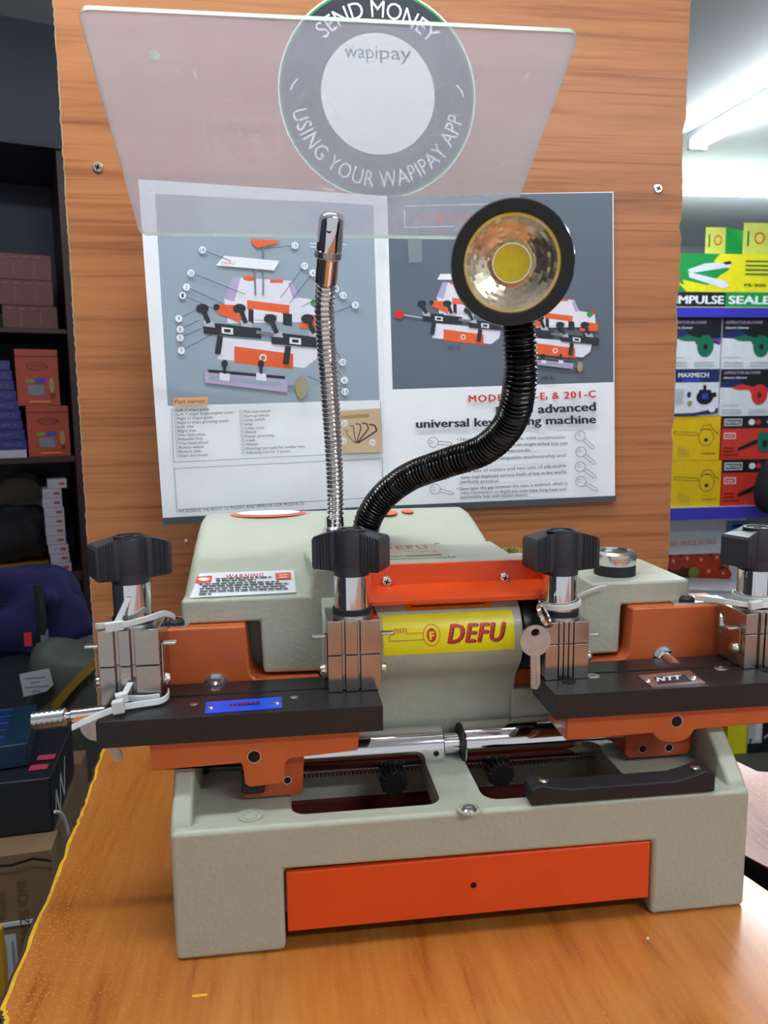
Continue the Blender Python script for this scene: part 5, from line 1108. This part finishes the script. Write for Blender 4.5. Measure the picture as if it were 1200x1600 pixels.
for label, px in (('bottom maroon carton of the three stacked on the dark shelf', (4, 476, 90, 512)), ('middle maroon carton of the three stacked on the dark shelf', (-6, 435, 83, 473)), ('top maroon carton of the three stacked on the dark shelf', (-10, 394, 80, 432))):
    o, q = carton('carton', label, 'box', PLS, px, 0.2, 'box_maroon', maroon, 'maroon cartons on the dark shelf', base=v, front=-0.02); v = q[3]+0.001
def rust(D):
    D.rect(0, 0.86, 1, 0.89, 'box_maroon'); D.ell(0.5, 0.70, 0.26, 0.07, 'box_maroon', 28, ri=0.8); D.text('VTOOL', (0.34, 0.675), (0.66, 0.675), 0.05, 'box_maroon', bold=0.03)
    D.rect(0.20, 0.40, 0.42, 0.48, 'leaf'); D.rect(0.44, 0.41, 0.68, 0.49, 'ink_blue'); D.rect(0.26, 0.18, 0.64, 0.37, 'grey_ink'); D.ell(0.82, 0.36, 0.06, 0.14, 'gold_ink', 20); D.rect(0.78, 0.14, 0.88, 0.22, 'box_maroon'); D.rect(0.28, 0.05, 0.78, 0.085, 'ink_orange')
v = LS['b']
for label, px in (('lower orange-red hardware carton on the dark shelf', (43, 634, 109, 714)), ('upper orange-red hardware carton, stacked on the lower one', (25, 545, 92, 631))):
    o, q = carton('carton', label, 'box', PLS, px, 0.16, 'box_rust', rust, 'orange-red cartons on the dark shelf', base=v, front=-0.02); v = q[3]+0.001
v = LS['b']+0.02
a = MB(); a.add([PLS.map(u, vv_, n) for n in (-0.0, -0.15) for u, vv_ in ((uL, LS['b']), (PLS.at(42, 716)[0], LS['b']), (PLS.at(42, 716)[0], v-0.001), (uL, v-0.001))], F6, 'box_lilac'); tag(a.build('paper_bundle'), 'white paper bundle under the stack of blue boxes', 'paper')
vtop = vat(PLS, 20, 562); nb = 9; hb = (vtop-v)/nb
ordn = ['bottom', 'second from the bottom', 'third from the bottom', 'fourth from the bottom', 'middle', 'fourth from the top', 'third from the top', 'second from the top', 'top']
for i in range(nb):
    ux = PLS.at(38-2.2*i, 640)[0]; a = MB(); y0, y1 = v+hb*i, v+hb*(i+1)-0.0012
    a.add([PLS.map(u, vv_, n) for n in (-0.02, -0.16) for u, vv_ in ((ux-0.16, y0), (ux, y0), (ux, y1), (ux-0.16, y1))], F6, 'box_royal')
    D = Decal(a, lambda s, t, n=0.0: PLS.map(ux-0.16+0.16*s, y0+(y1-y0)*t, n-0.02), 0.0006); D.text('10PCS.', (0.66, 0.3), (0.94, 0.3), 0.4, 'ink_dim')
    tag(a.build('thin_box', loc=PLS.map(ux-0.08, y0, -0.09)), 'thin blue box, %s of the stack of nine on the dark shelf' % ordn[i], 'box', 'thin blue boxes on the dark shelf')
v = LS['c']
spec = [(82, 113), (80, 110), (77, 108), (74, 104), (72, 103), (71, 102), (70, 101), (67, 98), (67, 97), (75, 105)]
n = len(spec); vt = vat(PLS, 90, 749); hb = (vt-v)/n
ordn = ['bottom', 'second from the bottom', 'third from the bottom', 'fourth from the bottom', 'fifth from the bottom', 'fifth from the top', 'fourth from the top', 'third from the top', 'second from the top', 'top']
for i, (xa, xb) in enumerate(spec):
    y0, y1 = v+hb*i, v+hb*(i+1)-0.001; pm = 895-15*i; a = MB(); u0, u1 = PLS.at(xa, pm)[0], PLS.at(xb, pm)[0]
    a.add([PLS.map(u, vv_, nn) for nn in (-0.02, -0.09) for u, vv_ in ((u0, y0), (u1, y0), (u1, y1), (u0, y1))], F6, 'box_lilac')
    D = Decal(a, lambda s, t, nn=0.0: PLS.map(u0+(u1-u0)*s, y0+(y1-y0)*t, nn-0.02), 0.0006); D.rect(0.58, 0.35, 0.88, 0.62, 'box_rust'); D.rect(0.12, 0.4, 0.4, 0.5, 'pale_grey_ink')
    tag(a.build('small_box', loc=PLS.map((u0+u1)/2, y0, -0.055)), 'small white box, %s of the stack of ten beside the upright' % ordn[i], 'box', 'small white boxes on the dark shelf')
def blob(name, label, cat, c, sx, sy, sz, m, seed, amp=0.18, extra=None, flat=True):
    """soft cloth or bag shape"""
    bm = bmesh.new(); bmesh.ops.create_icosphere(bm, subdivisions=4, radius=1.0); rr = random.Random(seed)
    ks = [(Vector((rr.uniform(-1, 1), rr.uniform(-1, 1), rr.uniform(-1, 1))).normalized(), rr.uniform(2, 9), rr.uniform(0, 6)) for _ in range(11)]
    for v_ in bm.verts:
        p = v_.co.copy(); d_ = 1+amp*sum(math.sin(p.dot(k)*f+ph) for k, f, ph in ks)/4
        q = Vector([math.copysign(abs(x)**0.72, x) for x in p]); q = Vector((q.x*sx*d_, q.y*sy*d_, q.z*sz*d_))
        if flat and q.z < -sz*0.9: q.z = -sz*0.9
        v_.co = q+Vector(c)
    a = MB(); bm.verts.index_update(); a.add([v_.co.copy() for v_ in bm.verts], [tuple(v_.index for v_ in f.verts) for f in bm.faces], m); bm.free()
    if extra: extra(a)
    o = a.build(name, ang=180); return tag(o, label, cat)
zs = PLS.o.z+LS['c']
c = PLS.map(PLS.at(38, 820)[0], 0, -0.12); blob('cloth_bag', 'black cloth bag on the lower dark shelf', 'bag', (c.x-0.01, c.y, zs+0.022+0.075), 0.07, 0.07, 0.078, 'black_cloth', 4)
c = PLS.map(PLS.at(36, 770)[0], 0, -0.25); blob('folded_cloth', 'grey-beige folded cloth behind the black bag', 'cloth', (c.x, c.y, zs+0.022+0.11), 0.07, 0.045, 0.122, 'beige_cloth', 8, 0.12)
a = MB(); a.add([PLS.map(u, v_, nn) for nn in (-0.01, -0.25) for u, v_ in ((uL, LS['c']), (PLS.at(78, 890)[0], LS['c']), (PLS.at(78, 890)[0], LS['c']+0.02), (uL, LS['c']+0.02))], F6, 'tool_yellow')
a.add([PLS.map(u, v_, nn) for nn in (-0.008, -0.01) for u, v_ in ((uL, LS['c']+0.006), (PLS.at(78, 890)[0], LS['c']+0.006), (PLS.at(78, 890)[0], LS['c']+0.011), (uL, LS['c']+0.011))], F6, 'black_cloth')
tag(a.build('spirit_level'), 'long yellow level lying on the lower dark shelf', 'tool')

# ------------------------------------------------------------------ things heaped between the shelves and the table, left
def near(px, py, d): return CAM+(FW+RT*((px-CX)/FPX)-UP*((py-CY)/FPX))*d
# green sack
p = near(100, 1030, 1.32)
bm_pts = [(0.0, 1.0), (-0.10, 1.03), (-0.35, 1.0), (-0.62, 0.95), (FLOOR-p.z, 0.9)]
a = MB(); n = 28; rs = []
for h, f in [(FLOOR-p.z+0.001, 0.8), (FLOOR-p.z+0.02, 0.98), (-0.55, 1.06), (-0.36, 1.0), (-0.2, 1.04), (-0.1, 0.97), (-0.03, 0.9), (0.0, 0.82), (0.008, 0.3)]:
    ring = []
    for j in range(n):
        t = 2*PI*j/n; w1 = 1+0.05*math.sin(3*t+h*9)+0.03*math.sin(7*t+h*17); cx_ = math.copysign(abs(math.cos(t))**0.7, math.cos(t)); sy_ = math.copysign(abs(math.sin(t))**0.7, math.sin(t))
        ring.append(Vector((p.x+0.095*f*w1*cx_-0.12*h*0.12, p.y+0.09+0.07*f*w1*sy_, p.z+h+0.012*math.sin(2*t+1)*(1 if h > -0.1 else 0))))
    rs.append(ring)
a.rings(rs, 'sack_green'); sk = a.build('sack', sub=1, ang=180); tag(sk, 'grey-green plastic sack behind the left end of the table', 'sack')
PSK = Plane((p.x, p.y+0.012, p.z), (1, 0.05, 0), (0, 0, 1))
a = MB(); pts = [PSK.hit(*q) for q in ((30, 1054), (76, 1045), (83, 1070), (73, 1080), (37, 1089))]; a.add(pts+[q+Vector((0, 0.002, 0)) for q in pts], [tuple(range(5)), (9, 8, 7, 6, 5)]+[(i, 5+i, 5+(i+1) % 5, (i+1) % 5) for i in range(5)], 'tag_white')
D = Decal(a, lambda s, t, n_=0.0: PSK.hit(s, t)+Vector((0, -n_, 0)), 0.0005)
for k, (x0, x1) in enumerate(((38, 72), (48, 62), (38, 76), (50, 64))): D.line([(x0, 1060.5+k*7), (x1, 1058+k*7)], 2.2, 'grey_ink')
a.build('sack_tag', sk)
a = MB(); a.strap(smooth_path([PSK.hit(84, 1106)+Vector((0, -0.002, 0)), PSK.hit(112, 1072)+Vector((0, -0.002, 0)), PSK.hit(150, 1035)+Vector((0, 0.004, 0))], 6), (0.5, 0, -0.85), 0.014, 0.002, 'strip_mustard'); a.build('sack_strip', sk)['label'] = 'mustard yellow stripe'
# blue backpack on top of the sack
c = near(52, 962, 1.46)
def straps(a):
    for sx_, x in ((-1, -0.045), (1, 0.03)): a.strap(smooth_path([c+Vector((x, -0.055, 0.07)), c+Vector((x+0.01*sx_, -0.082, 0.0)), c+Vector((x-0.01, -0.072, -0.06))], 6), (1, 0, 0), 0.016, 0.004, 'black_cloth')
bp_ = blob('backpack', 'dark blue backpack slumped above the grey-green sack', 'backpack', c, 0.088, 0.06, 0.080, 'backpack_blue', 11, 0.30, straps)
a = MB(); q = c+Vector((0.015, -0.082, -0.02)); a.box(q.x-0.006, q.x+0.006, q.y-0.003, q.y+0.003, q.z-0.014, q.z+0.01, 'ink_red'); a.box(q.x+0.022, q.x+0.034, q.y-0.002, q.y+0.004, q.z-0.02, q.z+0.014, 'grey_ink'); a.build('zip_tag', bp_)
# teal box, black carton, cartons
def ybox(name, label, cat, p, rz, sx, sy, sz, m, deco=None):
    """box with its top front corner at p, turned by rz, extending back, left (sx) and down (sz)"""
    a = MB(); X = Matrix.Translation(p) @ Matrix.Rotation(rz, 4, 'Z'); a.X = X; a.box(-sx, 0, 0, sy, -sz, 0, m)
    if deco: deco(a)
    a.X = None; return tag(a.build(name, bevel=0.002), label, cat)
pc = near(80, 1328, 0.92)
ztop = pc.z
def twine_strip(a):
    a.box(-0.32, 0.0015, -0.0015, 0.0015, -0.090, -0.085, 'twine')
    a.box(-0.060, 0.0, -0.0018, 0.0, -0.165, -0.110, 'tag_white') if False else None
    D = Decal(a, lambda s, t, n_=0.0: Vector((s, -n_, t)), 0.0006, 2)
    D.poly([(-0.085, -0.160), (-0.046, -0.160), (-0.046, -0.100), (-0.085, -0.100)], 'tag_white')
    for k in range(4): D.rect(-0.078+0.009*k, -0.152, -0.076+0.009*k, -0.108, 'grey_ink')
    vs, fs, W = glyphs('66X45X25 CM')
    for s_, xx, z0, L_ in (('66X45X25 CM', -0.030, -0.160, 0.125), ('KGS', -0.055, -0.080, 0.035)):
        vs, fs, W = glyphs(s_); a.add([Vector((xx-y*0.011, -0.0016, z0+x/W*L_)) for x, y in vs], fs, 'cardboard_dark')
    D.line([(-0.14, -0.012), (-0.07, -0.008), (-0.045, -0.011), (-0.02, -0.006), (0, -0.012)], 0.003, 'black_void')
ybox('cardboard_carton', 'brown cardboard carton tied with white twine, beside the table edge', 'box', pc, 0.10, 0.30, 0.28, 0.175, 'cardboard', twine_strip)
ybox('cardboard_carton', 'brown carton at the bottom, under the twine-tied carton', 'box', pc+Vector((0.005, 0.01, -0.177)), 0.05, 0.32, 0.28, pc.z-0.177-FLOOR, 'cardboard_dark')
p2 = near(104, 1266, 1.06); 
# the twine running over the carton behind
ybox('cardboard_carton', 'tan carton standing behind the twine-tied carton', 'box', Vector((p2.x+0.012, p2.y+0.03, pc.z+0.03)), 0.08, 0.30, 0.09, pc.z+0.03-FLOOR, 'cardboard') if False else None
def squiggle(a):
    D = Decal(a, lambda s, t, n_=0.0: Vector((0+n_, s, t)), 0.0006, 1)
    D.line([(0.02+0.075*i/9, -0.055+0.022*math.sin(i*1.6)+0.006*i/3) for i in range(10)], 0.006, 'tag_white')
    D2 = Decal(a, lambda s, t, n_=0.0: Vector((s, t, n_)), 0.0006, 1); D2.rect(-0.030, 0.025, -0.008, 0.040, 'ink_plum'); D2.rect(-0.026, 0.052, -0.004, 0.067, 'ink_plum')
pb_ = near(78, 1215, 0.95)
bk = ybox('carton', 'black carton with a white squiggle, on top of the brown cartons', 'box', pb_, 0.10, 0.26, 0.16, pb_.z-pc.z-0.001, 'box_black', squiggle)
def lines(a):
    D = Decal(a, lambda s, t, n_=0.0: Vector((s, t, n_)), 0.0006, 1)
    for k in range(5): D.line([(-0.15, 0.03+0.025*k), (-0.03, 0.03+0.025*k)], 0.004, 'ink_blue')
pt = near(66, 1150, 1.12)
ybox('carton', 'dark teal flat carton lying on the black carton', 'box', Vector((pb_.x-0.035, pb_.y+0.035, pb_.z+0.032)), 0.22, 0.22, 0.14, 0.031, 'box_teal', lines)
# white twine over the stack
a = MB(); a.tube(smooth_path([near(86, 1268, 0.955), near(96, 1272, 0.965), near(104, 1290, 0.975), near(108, 1312, 0.98)], 8), 0.0022, 'twine', 8); tag(a.build('twine'), 'loose white twine over the carton corner', 'twine')
p3 = near(3, 1450, 0.80); ybox('folder', 'yellow folder edge at the left frame edge', 'folder', p3, 0.1, 0.02, 0.008, p3.z-FLOOR, 'tool_yellow')
